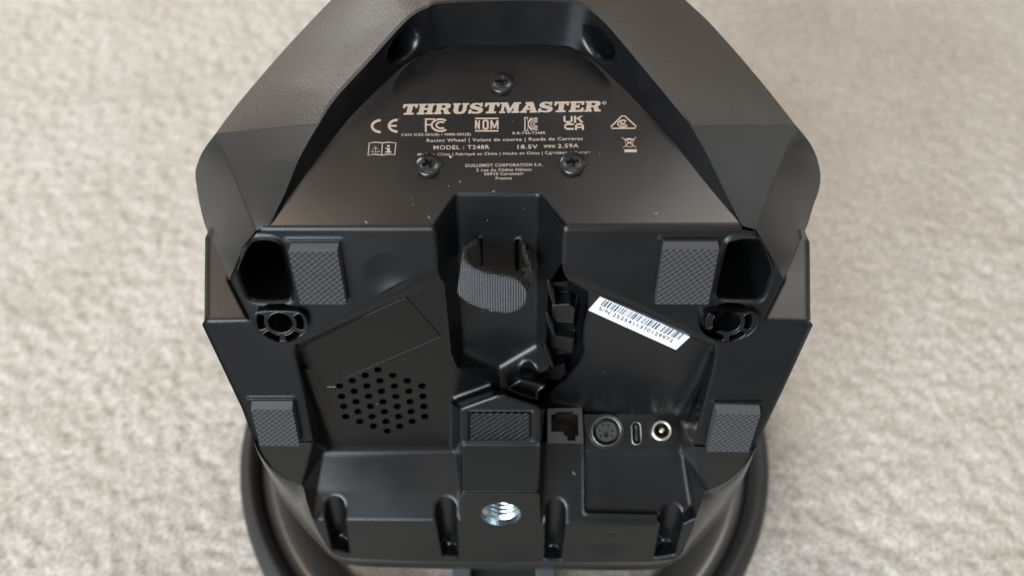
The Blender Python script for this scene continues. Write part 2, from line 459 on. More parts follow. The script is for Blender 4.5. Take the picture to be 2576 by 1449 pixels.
dim2 = H(1532, 1366)
ring2 = dish(mb, dim2, HPL.n, 0.0085, 0.0011)
mb.poly(front, [holeLoop, ring2])
# rounded lower edge of the front and the corner shells
top = [B(640, 1111)] + [P(x, y, FL_) for x, y in ((652, 1138), (676, 1168), (705, 1194), (735, 1211), (760, 1221))] + [H(772, 1262, -0.001), H(786, 1303), H(797, 1328), H(812, 1356), H(830, 1384), H(855, 1399), H(885, 1403), H(960, 1407), H(1097, 1411), H(1250, 1413), H(1390, 1413),
      H(1560, 1413), H(1655, 1410), H(1706, 1399), H(1726, 1366), H(1742, 1330), H(1750, 1303), H(1763, 1268, -0.001)] + [P(x, y, FR_) for x, y in ((1775, 1236), (1802, 1225), (1834, 1207), (1866, 1178), (1889, 1145))] + [B(1899, 1127)]
bot = [H(639, 1112, -0.004), H(652, 1145, -0.016), H(676, 1191, -0.028), H(693, 1225, -0.030), H(711, 1258, -0.030), H(735, 1291, -0.028), H(752, 1312, -0.026), H(770, 1334, -0.023), H(790, 1355, -0.020), H(808, 1374, -0.016), H(824, 1391, -0.012), H(852, 1411, -0.009), H(890, 1421, -0.006), H(970, 1426, -0.005), H(1099, 1430, -0.004), H(1250, 1432, -0.004), H(1390, 1432, -0.004),
       H(1560, 1434, -0.004), H(1660, 1429, -0.006), H(1712, 1403, -0.010), H(1745, 1373, -0.014), H(1776, 1341, -0.019), H(1796, 1319, -0.022), H(1815, 1296, -0.025), H(1831, 1274, -0.027), H(1845, 1249, -0.028), H(1857, 1227, -0.030), H(1869, 1204, -0.028), H(1886, 1165, -0.016), H(1900, 1128, -0.004)]
assert len(top) == len(bot)
def densify(l, n=6):
    o_ = []
    for i in range(len(l) - 1):
        p0, p1, p2, p3 = l[max(0, i - 1)], l[i], l[i + 1], l[min(len(l) - 1, i + 2)]
        for j in range(n):
            t = j / n
            o_.append(0.5 * ((2 * p1) + (p2 - p0) * t + (2 * p0 - 5 * p1 + 4 * p2 - p3) * t * t + (3 * p1 - p0 - 3 * p2 + p3) * t ** 3))
    return o_ + [l[-1]]
def onH(p):
    x, y = proj(p); return H(x, y)
top_d, bot_d = densify(top), densify(bot)
ctl = [a.lerp(onH(b_), 0.75) for a, b_ in zip(top_d, bot_d)]
rs = [top_d, ctl, bot_d]
under = [p + Vector((-(p.x + 0.002) * 0.10, 0.030, -0.012)) for p in rs[2]]
rowsF = []
for t in np.linspace(0, 1, 7):
    rowsF.append([(1 - t) ** 2 * a + 2 * t * (1 - t) * m + t * t * c for a, m, c in zip(*rs)])
mbS = MB(); mbS.grid(rowsF); mbS.strip(rowsF[-1], under, smooth=True)
# facets under the lower feet
mb.poly([B(640, 1111), B(787, 1111)] + [P(x, y, FL_) for x, y in ((760, 1221), (735, 1211), (705, 1194), (676, 1168), (652, 1138))])
mb.poly([B(1899, 1127), B(1743, 1120)] + [P(x, y, FR_) for x, y in ((1775, 1236), (1802, 1225), (1834, 1207), (1866, 1178), (1889, 1145))])
# pocket end walls
mb.poly([B(787, 1111), P(832, 1131, RL), P(812, 1134, RL), P(794, 1236, LPL), H(786, 1303), P(760, 1221, FL_)])
# trough
Uu = [R(1093, 573.5), B(1100, 640), B(1101, 664), P(1110, 703, RL), P(1128, 800, RL), P(1135, 889, RL), P(1150, 925, RL), P(1245, 968, RL), P(1262, 976, RL)]
Lw = [R(1147, 490), P(1152, 600, TP), P(1155, 670, TP), P(1157, 703, TP), P(1160, 800, TP), P(1163, 884, TP), P(1172, 890, TP), P(1250, 921, TP), P(1256, 924, TP)]
mb.strip(Uu, Lw)
Ur = [R(1420.5, 570.5), B(1416, 640), B(1415, 660), B(1380, 712, -.006), B(1377, 760, -.009), B(1374, 860, -.011)]
Lr = [R(1354, 487), P(1353, 600, TP), P(1352, 690, TP), P(1351, 714, TP), P(1350, 760, TP), P(1348, 869, TP)]
mb.strip(Ur, Lr)
slotA = [P(x, y, TP) for x, y in ((1206, 600), (1213, 598), (1214, 668), (1208, 670))]
slotB = [P(x, y, TP) for x, y in ((1297, 603), (1307, 601), (1306, 680), (1298, 680))]
tf = [R(1147, 490), R(1165, 485.5), R(1340, 484), R(1354, 487)]
mb.poly([P(1147, 490, TP), P(1354, 487, TP)] + [P(x, y, TP) for x, y in ((1348, 869), (1256, 924), (1163, 884))], [slotA, slotB])
for s_ in (slotA, slotB): mb.strip(s_, [p - TP.n * 0.003 for p in s_], True)
VR = plane3(P(1253, 922, TP), P(1347, 869, TP), B(1306, 954, -0.0115))
vr = [P(x, y, VR) for x, y in ((1256, 924), (1348, 869), (1362, 862), (1382, 918), (1378, 931), (1357, 938), (1343, 918), (1332, 907), (1315, 907), (1303, 920), (1303, 938), (1307, 954), (1280, 971), (1274, 982), (1262, 976))]
mb.poly(vr)
# cable notch behind the ridge
nb = [P(x, y, VR) for x, y in ((1357, 938), (1343, 918), (1332, 907), (1315, 907), (1303, 920), (1303, 938), (1307, 954))]
nd = [B(x, y, -0.017) for x, y in ((1385, 955), (1382, 950), (1374, 948), (1366, 952), (1362, 960), (1362, 968), (1366, 978))]
mb.strip(nb, nd, smooth=True)
# guide tooth
tooth = [B(x, y, w) for x, y, w in ((1276, 979, -.008), (1281, 974, -.008), (1307, 955, -.008), (1340, 962, -.008), (1372, 971, -.008), (1353, 985, -.008), (1354, 1006, -.008))]
mb.prism(tooth, -BP.n * 0.012)
# centre block
cb = [B(x, y) for x, y in ((1158, 1030), (1161, 1025), (1250, 993), (1265, 993), (1353, 1022), (1359, 1030), (1358, 1112), (1160, 1112))]
cbb = [P(1143, 1020, RL), P(1150, 1006, RL), P(1238, 974, RL), P(1274, 982, VR), P(1366, 1012, RR), P(1374, 1024, RR), P(1372, 1112, RR), P(1145, 1133, RL)]
padhole = [B(x, y) for x, y in ((1178, 1035), (1338, 1035), (1338, 1108), (1178, 1108))]
padfl = [p - BP.n * 0.0012 for p in padhole]
mb.poly(cb, [padhole]); mb.strip(padhole, padfl, True); mb.poly(padfl)
mb.strip(cb, cbb, True)
# dark panel of the column: small step up, panel, then hole face
cpt = [B(1160, 1117, 0.0011), B(1358, 1117, 0.0011)]
mb.poly([cpt[0], cpt[1], H(1357, 1238, -0.0006), H(1160, 1238, -0.0006)])
mb.poly([H(1357, 1238, -0.0006), H(1160, 1238, -0.0006), H(1160, 1240), H(1357, 1240)])
mb.poly([B(1160, 1112), B(1358, 1112), cpt[1], cpt[0]])
mb.poly([B(1160, 1112), cpt[0], H(1160, 1240), H(1158, lipL(1158)), P(1157, 1236, LPL), P(1150, 1134, RL), P(1145, 1133, RL)])
mb.poly([B(1358, 1112), cpt[1], H(1357, 1240), H(1360, lipR(1360)), P(1372, 1112, LPR)])
# right pocket floor
rampR = [P(x, y, RR) for x, y in ((1790, 874), (1432, 706), (1478, 735), (1478, 775), (1468, 812), (1464, 855), (1468, 885), (1455, 912), (1438, 932), (1415, 958), (1385, 985), (1370, 1010), (1372, 1112), (1377, 1112), (1377, 1030), (1470, 1030), (1470, 1042), (1706, 1042), (1757, 962), (1790, 882))]
mb.poly(rampR)
mb.grid([[B(1798, 862), B(1801, 885), B(1792, 930), B(1743, 1120)], [P(1790, 874, RR), P(1789, 885, RR), P(1757, 962, RR), P(1706, 1042, RR)]], False)
# port panel and its recess
pp = [P(x, y, PPL) for x, y in ((1468, 1042), (1706, 1042), (1716, 1140), (1468, 1137))]
du, dv, dn_ = frame(PPL.n)
px = lambda c: (c - CAM).dot(FWD) / FPX
def stadium(c, u, v, hw, hh, n=10):
    pts = []
    for i in range(n + 1): a = math.pi * i / n; pts.append(c + u * (hw * math.cos(a)) + v * (hh - hw + hw * math.sin(a)))
    for i in range(n + 1): a = math.pi + math.pi * i / n; pts.append(c + u * (hw * math.cos(a)) + v * (-(hh - hw) + hw * math.sin(a)))
    return pts
cD, cU, cJ = P(1525, 1084, PPL), P(1600.5, 1089, PPL), P(1661, 1082, PPL)
mb.poly(pp, [circle(cD, du, dv, 36 * px(cD), 32), stadium(cU, du, dv, 11 * px(cU), 28 * px(cU)), circle(cJ, du, dv, 24 * px(cJ), 24)])
mb.poly([P(1466, 1139, RC), P(1718, 1142, RC), P(1738, 1270, RC), H(1750, 1303), H(1725, lipR(1725))] + SL[3][0][::-1] + [H(1656, lipR(1656)), P(1651, 1300, RC), P(1466, 1298, RC)])
mb.poly([pp[3], pp[2], P(1718, 1142, RC), P(1466, 1139, RC)])
mb.poly([P(1470, 1289, LPR), P(1560, 1291, LPR), P(1651, 1294, LPR), P(1651, 1300, RC), P(1470, 1298, RC)])
mb.poly([P(1470, 1113, LPR), P(1470, 1289, LPR), P(1470, 1298, RC), pp[3], pp[0]])
mb.poly([B(1743, 1120), P(1706, 1042, RR), pp[2], P(1718, 1142, RC), P(1738, 1270, RC), H(1750, 1303), P(1775, 1236, FR_)])
# cable clip ladder: sunken strip
LB = RR.off(-0.0075)
lad = [B(1380, 712, -.010), P(1432, 706, LB)] + [P(x, y, LB) for x, y in ((1474, 735), (1474, 775), (1464, 812), (1460, 855), (1464, 885), (1451, 912), (1436, 932), (1412, 957), (1366, 946), (1382, 918), (1374, 860), (1377, 760))]
op1 = [P(x, y, LB.off(.0002)) for x, y in ((1399, 718), (1437, 735), (1434, 766), (1402, 764))]
op2 = [P(x, y, LB.off(.0002)) for x, y in ((1388, 868), (1426, 885), (1421, 917), (1394, 910))]
mb.poly(lad)
mb.strip([P(x, y, RR) for x, y in ((1432, 706), (1478, 735), (1478, 775), (1468, 812), (1464, 855), (1468, 885), (1455, 912), (1438, 932), (1415, 958))], lad[1:10], smooth=False)
# rolled edges between the rear panel and the underside
# soft fillets in the inner corners
def fillet(A, E, C, n=24):
    A, E, C = resample(A, n, True), resample(E, n, True), resample(C, n, True)
    mb.grid([[(1 - t) ** 2 * a + 2 * t * (1 - t) * m + t * t * c for a, m, c in zip(A, E, C)] for t in np.linspace(0, 1, 8)])
def mixl(a, b_, t): return [p.lerp(q_, t) for p, q_ in zip(a, b_)]
def on(pl, *pts): return [P(x, y, pl) for x, y in pts]
fillet([R(1087, 565), R(664, 567)], [R(1094, 574), R(655, 576)], [B(1097, 582), B(655, 583)])
fillet([R(1427, 562), R(1858, 559)], [R(1420, 571), R(1868, 569)], [B(1420, 579), B(1866, 577)])
fillet([R(1087, 565), R(1143, 482)], [R(1094, 574), R(1147, 490)], mixl([R(1094, 574), R(1147, 490)], [P(1110, 600, TP), P(1150, 520, TP)], 0.16))
fillet([R(1427, 562), R(1359, 480)], [R(1420, 571), R(1354, 487)], mixl([R(1420, 571), R(1354, 487)], [P(1400, 600, TP), P(1353, 520, TP)], 0.16))
fillet([R(1143, 482), R(1359, 480)], [R(1147, 490), R(1354, 487)], [P(1148, 497, TP), P(1353, 494, TP)])
fillet([B(744, 862), B(1101, 664)], [B(748, 868), B(1103, 692)], on(RL, (752, 880), (1110, 703)))
fillet([B(1798, 862), B(1415, 660)], [B(1793, 868), B(1414, 690)], on(RR, (1790, 874), (1432, 706)))
fillet(on(TP, (1163, 866), (1254, 904)), on(TP, (1163, 884), (1255, 923)), mixl(on(TP, (1163, 884), (1255, 923)), on(RL, (1150, 925), (1245, 968)), 0.5))
fillet(on(TP, (1254, 904), (1346, 850)), on(TP, (1256, 924), (1348, 869)), on(VR, (1259, 944), (1356, 890)))
fillet(on(RL, (1136, 997), (1230, 960)), on(RL, (1147, 1008), (1238, 974)), mixl(on(RL, (1147, 1008), (1238, 974)), [B(1160, 1026), B(1250, 993)], 0.45))
fillet(on(RL, (828, 1121), (1140, 1121)), on(RL, (822, 1133), (1146, 1133)), mixl(on(RL, (812, 1134), (1150, 1134)), on(LPL, (794, 1236), (1157, 1236)), 0.11))
fillet(on(RL, (1130, 1010), (1128, 1131)), on(RL, (1142, 1018), (1145, 1133)), mixl(on(RL, (1142, 1018), (1145, 1133)), [B(1158, 1032), B(1160, 1112)], 0.6))
fillet(on(RR, (1772, 892), (1737, 966), (1688, 1040)), on(RR, (1789, 885), (1757, 962), (1706, 1042)), mixl(on(RR, (1789, 885), (1757, 962), (1706, 1042)), [B(1801, 885), B(1790, 940), B(1743, 1120)], 0.4))
fillet(on(RL, (790, 930), (812, 985), (860, 1128)), on(RL, (762, 925), (780, 980), (832, 1131)), mixl(on(RL, (762, 925), (780, 980), (832, 1131)), [B(751, 925), B(763, 980), B(787, 1111)], 0.5))
# raised beads on the edges under the feet
def bead(a, b_, r):
    a, b_ = Vector(a), Vector(b_); d = (b_ - a).normalized(); u = Vector((1, 0, 0)) if abs(d.x) < .5 else BP.n; v = d.cross(u).normalized(); u = v.cross(d)
    mb.grid([circle(a, u, v, r, 10), circle(b_, u, v, r, 10)], True, True)
bead(B(640, 1111), B(786, 1111), .00035); bead(B(1744, 1120), B(1898, 1127), .00035)
# flush rims above the feet
for x0, x1, y in ((719, 862, 606), (1661, 1819, 600.5), (623.5, 742, 1003.4), (1792.5, 1917, 1011)):
    a = [B(x0, y - 2.5), B(x1, y - 2.5), B(x1, y + 2.5), B(x0, y + 2.5)]
    t_ = [B(x0 + 1, y - 1.2, .0007), B(x1 - 1, y - 1.2, .0007), B(x1 - 1, y + 1.2, .0007), B(x0 + 1, y + 1.2, .0007)]
    mb.poly(t_); mb.strip(t_, a, True)
# side walls of the lower body and the ledge behind the head
LE = Plane(B(514, 806), elev(78))
mb.poly([B(514, 806), P(628, 803, LE), P(640, 703, LE), P(600, 600, LE), P(528, 572, LE), P(516, 600, LE)])
mb.poly([B(2039, 808), P(1919, 805, LE), P(1910, 702, LE), P(1960, 600, LE), P(2022, 575, LE), P(2037, 610, LE)])
for loop in ([P(516, 600, LE), B(514, 806), B(508, 816), B(608, 1026), B(640, 1111)], [P(2037, 610, LE), B(2039, 808), B(2045, 818), B(1966, 988), B(1899, 1127)]):
    back = [p + Vector((-p.x * 0.30, 0.045, -0.02)) for p in loop]
    mb.strip(loop, back)
for eg in ([B(643, 585), B(612, 619), B(577, 703), B(628, 803), B(514, 806)], [B(1898, 583), B(1926, 619), B(1971, 702), B(1919, 805), B(2039, 808)]):
    mb.strip(eg[:4], [p + (p - CAM).normalized() * 0.05 for p in eg[:4]])
# inner liner closing the shell from behind
lin = [B(x, y, -0.060) for x, y in ((640, 600), (1900, 600), (1950, 760), (1860, 1110), (1740, 1330), (1250, 1380), (800, 1330), (690, 1110), (600, 760))]
M_FINE = plastic('clip_black_plastic', (0.0030, 0.0032, 0.0037), 0.27, spec=0.28, bev=0.0007)
M_VENT = plastic('vent_black_plastic', (0.0025, 0.0025, 0.0028), 0.27, spec=0.26, bev=0.0002, bump=0.3)
shell = mb.build('underside_shell', M_UNDER, ROOT, True)
mv.build('vent_panel', M_VENT, shell, True)
ml = MB(); ml.poly(lin); ml.build('inner_liner', M_HOLE, ROOT)
fs = mbS.build('front_shell', plastic('polished_black_plastic', (0.012, 0.0118, 0.0115), 0.27, bump=0.04, bev=0, spec=0.75), ROOT, True)
for nm, op in (('clip_opening', op1), ('clip_opening', op2)):
    m_ = MB(); d_ = BP.n * 0.0006
    m_.poly([p + d_ for p in op]); m_.strip([p + d_ for p in op], [p - d_ for p in op], True); m_.build(nm, M_HOLE, shell)

# ---- clip ladder blocks ----------------------------------------------------
def rp(x, y, d): return P(x, y, RR.off(d))
def ladblk(pts, d=-.0014, depth=.0062):
    m_ = MB(); m_.prism([rp(x, y, d) for x, y in pts], -RR.n * depth)
    return m_.build('cable_clip', M_FINE, shell, True)
ladblk(((1388, 768), (1432, 765), (1446, 776), (1443, 812), (1402, 809), (1388, 791)))
ladblk(((1387, 842), (1405, 846), (1444, 853), (1439, 885), (1432, 887), (1386, 869)))
ladblk(((1383, 924), (1419, 917), (1422, 930), (1427, 938), (1413, 956), (1390, 952), (1368, 945)))
def loft(name, curves, n=16, mat=M_FINE):
    m_ = MB(); m_.grid([resample([rp(x, y, d) for x, y, d in c], n) for c in curves]); return m_.build(name, mat, shell, True)
# half-pipe scoop between the two upper clips
loft('clip_scoop', [[(1388, 791, -.0015), (1402, 808, -.0015), (1428, 812, -.0015), (1444, 811, -.0015)], [(1382, 806, -.004), (1402, 819, -.005), (1428, 824, -.005), (1446, 822, -.004)],
     [(1381, 824, -.005), (1400, 833, -.006), (1428, 839, -.006), (1447, 836, -.005)], [(1387, 842, -.0015), (1404, 846, -.0015), (1428, 850, -.0015), (1444, 853, -.0015)]], 24)
# curved rail on the right
oc = [(1436, 708, 0), (1462, 722, 0), (1476, 742, 0), (1474, 774, 0), (1466, 812, 0), (1462, 853, 0), (1466, 884, 0), (1453, 911, 0), (1438, 931, 0), (1415, 958, 0)]
ic = [(1428, 722, -.0065), (1444, 732, -.0065), (1452, 748, -.0065), (1450, 778, -.0065), (1446, 812, -.0065), (1444, 853, -.0065), (1441, 885, -.0065), (1431, 905, -.0065), (1424, 922, -.0065), (1411, 950, -.0065)]
mc_ = [((a[0] + b_[0]) / 2 + 4, (a[1] + b_[1]) / 2, -.0030) for a, b_ in zip(oc, ic)]
loft('clip_rail', [oc, mc_, ic], 60)
# crescent hooks on the left
for cv, w0 in (([(1375, 703), (1379, 730), (1390, 766)], -.0055), ([(1371, 783), (1377, 812), (1388, 841)], -.0085), ([(1364, 858), (1371, 890), (1384, 922)], -.0105)):
    m_ = MB()
    a = resample([B(x, y, w0) for x, y in cv], 20); b_ = resample([B(x + 5 + 3 * math.sin(math.pi * i / 2), y + 1, w0 + .0012) for i, (x, y) in enumerate(cv)], 20)
    c = resample([rp(x + 14 + 8 * math.sin(math.pi * i / 2), y + 2, -.0070) for i, (x, y) in enumerate(cv)], 20)
    m_.grid([a, b_, c]); m_.build('clip_hook', M_FINE, shell, True)

# ---- bosses ----------------------------------------------------------------
def boss(outline, c, r1, flip):
    m_ = MB(); u, v, n = frame(BP.n)
    h = 0.0030
    out = chaikin([B(x, y, h) for x, y in outline], 1)
    cc = B(c[0], c[1], h)
    k = lambda a, rr: cc + u * (rr * math.cos(rad(a))) + v * (rr * math.sin(rad(a)))
    holes = [circle(cc, u, v, r1, 32)]
    for a0, a1 in ((150, 203), (-23, 30), (216, 262), (278, 324)):
        n_ = 8
        A = [k(lerp(a0, a1, i / n_), 0.0081) for i in range(n_ + 1)] + [k(lerp(a1, a0, i / n_), 0.0056) for i in range(n_ + 1)]
        holes.append(chaikin(A, 1))
    m_.poly(out, holes)
    m_.strip(out, [p - n * (h + .001) for p in out], True)
    for i, ho in enumerate(holes):
        m_.strip(ho, [p - n * (0.0120) for p in ho], True)
    o = m_.build('screw_boss', M_FINE, shell, True)
    mh = MB(); mh.poly([p - n * 0.0115 for p in out]); mh.build('boss_cavity', M_HOLE, o)
boss(((634, 806), (637, 792), (648, 782), (745, 782), (765, 791), (776, 814), (769, 836), (745, 854), (713, 861), (675, 853), (645, 831)), (705, 812), 0.0042, False)
boss(((1757, 815), (1765, 793), (1785, 783), (1890, 783), (1905, 790), (1910, 806), (1900, 830), (1873, 851), (1835, 860), (1790, 853), (1765, 836)), (1833, 811), 0.0042, True)

# ---- rubber feet -----------------------------------------------------------
def pad(face, back, w, mat=M_PAD, name='rubber_foot'):
    m_ = MB()
    f = [B(x, y, w) for x, y in face]            # tl tr br bl
    b2 = [B(x, y, w * 0.45) for x, y in back]    # tl tr on the sloped upper side
    m_.poly(f)
    m_.poly([b2[0], b2[1], f[1], f[0]])
    z_ = BP.n * (w + 0.001)
    base = [b2[0] - BP.n * (w * .45 + .001), b2[1] - BP.n * (w * .45 + .001), f[2] - z_, f[3] - z_]
    m_.poly([b2[0], b2[1], base[1], base[0]])
    m_.poly([b2[1], f[1], f[2], base[2], base[1]])
    m_.poly([f[2], f[3], base[3], base[2]])
    m_.poly([f[3], f[0], b2[0], base[0], base[3]])
    o = m_.build(name, mat, ROOT, True)
    o.data.materials.append(M_PADSIDE)
    for pz in o.data.polygons: pz.material_index = 0 if pz.normal.dot(BP.n) > 0.97 else 1
    return o
pad(((725, 634), (848, 633), (871, 766), (756, 766)), ((731, 612), (853, 612)), 0.0036)
pad(((1667, 627), (1809, 627), (1782, 766), (1649, 766)), ((1670, 608), (1806, 608)), 0.0036)
pad(((631, 1029), (735, 1029), (754, 1122), (654, 1121)), ((633, 1008), (737, 1008)), 0.0036)
pad(((1804, 1040), (1913, 1043), (1883, 1137), (1778, 1136)), ((1800, 1016), (1910, 1019)), 0.0036)
pc = MB(); q = [B(x, y, -0.0002) for x, y in ((1185, 1040), (1331, 1040), (1331, 1105), (1185, 1105))]
pc.prism(q, -BP.n * 0.001); pc.build('rubber_foot', M_PADBLACK, ROOT)['label'] = 'black ribbed pad set flush in the centre block'

# ---- rear shell ------------------------------------------------------------
FLl = [(691, 556), (720, 506), (782, 423), (844, 340), (886, 290), (948, 228), (1002, 178), (1043, 145), (1085, 129), (1134, 119), (1288, 114)]
FLr = [(1404, 116), (1446, 124), (1487, 149), (1520, 178), (1578, 232), (1641, 299), (1703, 369), (1765, 448), (1823, 518), (1852, 548)]
ULl = [(678, 566), (716, 489), (753, 398), (803, 311), (844, 249), (927, 158), (1010, 66), (1043, 37), (1076, 21), (1110, 10), (1288, 3)]
ULr = [(1412, 6), (1454, 12), (1487, 29), (1529, 66), (1578, 124), (1641, 199), (1703, 274), (1736, 315), (1777, 386), (1819, 473), (1862, 560)]
flo = [R(*p) for p in FLl + FLr]
mr_ = MB()
mr_.poly(flo + [R(1857, 554), R(1858, 559), R(1427, 562), R(1359, 480), R(1143, 482), R(1087, 565), R(664, 567), R(682, 560)])
rear = mr_.build('rear_panel', M_REAR, ROOT, True)
mw = MB()
N_ = 260
fr_ = resample([R(*p) for p in FLl + FLr], N_); ur_ = resample([S(*p) for p in ULl + ULr], N_)
rowsW = []
for j in range(41):
    t = j / 40; row = []
    for a, b_ in zip(fr_, ur_):
        p = a.lerp(b_, t); x, y = proj(p)
        for cx, cy, ang, ax, by, dx in ((1014, 117, -52, 50, 27, -1), (1506, 111, 52, 50, 27, 1)):
            ca, sa = math.cos(rad(ang)), math.sin(rad(ang))
            e1 = ((x - cx) * ca + (y - cy) * sa) / ax; e2 = (-(x - cx) * sa + (y - cy) * ca) / by
            q_ = math.sqrt(e1 * e1 + e2 * e2)
            s_ = max(0, min(1, (1.06 - q_) / 0.22)); s_ = s_ * s_ * (3 - 2 * s_)
            p = p + Vector((dx * 0.72, 0.70, -0.1)) * (0.011 * s_)
        row.append(p)
    rowsW.append(row)
mw.grid(rowsW); mw.build('recess_wall', M_UNDER, rear, True)
# shoulders
inL = [S(*p) for p in ((803, 311), (844, 249), (927, 158), (1010, 66), (1043, 37), (1076, 21), (1110, 10), (1288, 3), (1412, 6), (1454, 12), (1487, 29), (1529, 66), (1578, 124), (1641, 199), (1703, 274), (1736, 315))]
bdL = [p.lerp(q_, 0.55) for p, q_ in zip(inL, [S(*p) for p in ((790, 311), (829, 240), (912, 148), (996, 56), (1030, 26), (1066, 8), (1106, -4), (1288, -11), (1416, -8), (1462, -2), (1500, 16), (1543, 52), (1594, 112), (1657, 187), (1722, 264), (1748, 315))])]
bdL = [p - SP.n * 0.0004 for p in bdL]
def O(x, y): return P(x, y, SO)
ouL = [O(543, 336), O(600, 260), O(700, 143), O(782, 54), O(834, 0), O(880, -48), O(930, -90), O(1288, -190), O(1630, -92), O(1680, -45), O(1723, 0), O(1777, 50), O(1827, 104), O(1881, 166), O(1943, 241), O(2001, 315)]
mg = MB()
bd_, ou_ = resample(bdL, 120), resample(ouL, 120)
md_ = [a.lerp(b_, 0.5) + SP.n * (0.0045 * min(1, 4 * math.sin(math.pi * i / 119))) for i, (a, b_) in enumerate(zip(bd_, ou_))]
mg.grid([[(1 - t) ** 2 * a + 2 * t * (1 - t) * m + t * t * c for a, m, c in zip(bd_, md_, ou_)] for t in np.linspace(0, 1, 9)])
grain = mg.build('grained_shoulder', M_GRAIN, ROOT, True)
msd = MB()
msd.strip(resample(inL, 120), resample(bdL, 120), smooth=True)
# smooth facets and rolled sides
def side(A, facet, sil, lower):
    msd.poly(facet)
fL = [O(543, 337), P(790, 301, SP.off(-.0004)), S(803, 311), S(753, 398), S(716, 489), S(678, 566), B(655, 576), B(643, 581)]
fR = [O(2001, 316), P(1745, 283, SP.off(-.0004)), S(1736, 315), S(1777, 386), S(1819, 473), S(1862, 560), B(1868, 569), B(1901, 577)]
def ruled(a, c, n=30):
    a, c = resample(a, n, True), resample(c, n, True)
    msd.grid([[p.lerp(q_, t) for p, q_ in zip(a, c)] for t in np.linspace(0, 1, 6)])
ruled([O(543, 336), B(643, 581)], [S(803, 311), S(753, 398), S(716, 489), S(678, 566)])
ruled([O(2001, 315), B(1901, 577)], [S(1736, 315), S(1777, 386), S(1819, 473), S(1862, 560)])
msd.poly([B(643, 581), B(655, 576), S(678, 566)]); msd.poly([B(1901, 577), B(1868, 569), S(1862, 560)])
S2 = SO.off(-0.020)
def Q(x, y, w): return P(x, y, SO.off(w))
crL = resample([O(543, 336), B(643, 581), B(612, 619), B(577, 703)], 60, True)
siL = resample([O(543, 336), Q(512, 378, -.004), Q(496, 415, -.012), Q(491.5, 440, -.016), Q(496, 478, -.02), Q(503, 517, -.022), Q(517, 570, -.020), B(546, 636, -.012), B(576, 704, -.003)], 60)
crR = resample([O(2001, 315), B(1901, 577), B(1926, 619), B(1971, 702)], 60, True)
siR = resample([O(2001, 315), Q(2035, 357, -.004), Q(2055, 398, -.012), Q(2064, 440, -.016), Q(2060, 478, -.02), Q(2047, 515, -.022), Q(2030, 569, -.020), B(2001, 636, -.012), B(1972, 703, -.003)], 60)
for cr_, si_ in ((crL, siL), (crR, siR)):
    sg = -1 if si_[0].x < 0 else 1
    bulge = Vector((sg * 0.45, -0.1, 0.85))
    md2 = [a.lerp(b_, 0.5) + bulge * (0.0028 * math.sin(math.pi * i / 59)) for i, (a, b_) in enumerate(zip(cr_, si_))]
    rws = [[(1 - t) ** 2 * a + 2 * t * (1 - t) * m + t * t * c for a, m, c in zip(cr_, md2, si_)] for t in np.linspace(0, 1, 9)]
    msd.grid(rws)
    dn = [p + (p - CAM).normalized() * 0.028 + Vector((-sg * 0.012, 0, 0)) for p in si_]
    msd.strip(si_, dn, smooth=True)
# outer wall below the grained shoulder
ol = resample(ouL, 120); dl = [p + Vector((-p.x * 0.04, 0.006, -0.06)) for p in ol]; dl2 = [p + Vector((-p.x * 0.12, -0.02, -0.06)) for p in dl]
msd.strip(ol, dl, smooth=True); msd.strip(dl, dl2, smooth=True)
msd.build('rear_shell', M_SIDE, ROOT, True)

# ---- screws ----------------------------------------------------------------
def screw(c, n, r, h, rot, parent=ROOT, arm=0.5, wid=0.13):
    u0, v0, n = frame(n)
    u = u0 * math.cos(rot) + v0 * math.sin(rot); v = n.cross(u)
    m_ = MB()
    z_ = lambda rr: h * (1 - 0.42 * (rr / r) ** 2.6)
    m_.grid([circle(c + n * hh, u, v, rr, 40) for rr, hh in ((r * 0.94, -0.0005), (r, h * 0.12), (r * 1.0, h * 0.48), (r * 0.965, z_(r * .965)), (r * .86, z_(r * .86)), (r * .72, z_(r * .72)), (r * .60, z_(r * .60)))], True, True)
    cross = []
    for k in range(4):
        a = math.pi / 2 * k
        e, f = Vector((math.cos(a), math.sin(a))), Vector((-math.sin(a), math.cos(a)))
        for q2 in (e * arm - f * wid, e * arm + f * wid, e * wid * 1.25 + f * wid * 1.25):
            cross.append(c + u * (q2.x * r) + v * (q2.y * r) + n * (z_(r * .55)))
    m_.poly(circle(c + n * z_(r * .60), u, v, r * 0.60, 40), [cross])
    deep = [c + (p - c - n * (p - c).dot(n)) * 0.45 + n * h * 0.15 for p in cross]
    m_.strip(cross, deep, True); m_.poly(deep)
    return m_.build('screw', M_SCREW, parent)
for x, y, rt in ((1262, 208, 0.1), (1078, 414, 0.5), (1440, 410, 0.15)):
    sc_ = screw(R(x, y + 6), RP.n, 0.0045, 0.0025, rt)
    m_ = MB(); u, v, n = frame(RP.n); m_.grid([circle(R(x, y + 6) + n * hh, u, v, 0.0036, 32) for hh in (-0.0002, 0.0006)], True, True); m_.build('screw_shaft', M_HOLE, sc_)
for i, (x, y) in enumerate(((862, 1338), (1132, 1359), (1388, 1364), (1670, 1350))):
    U, a, b_, base = SL[i]
    c = (a + b_) / 2 + Vector((0, 0.0075, 0.0)) ; c.z = (a.z + b_.z) / 2 + 0.0004
    d = ray(x, y); tt = (c.z - CAM.z) / d.z; cpos = CAM + d * tt
    screw(cpos, Vector((0, -0.12, 1)), 0.0021, 0.0018, 0.4 * i)

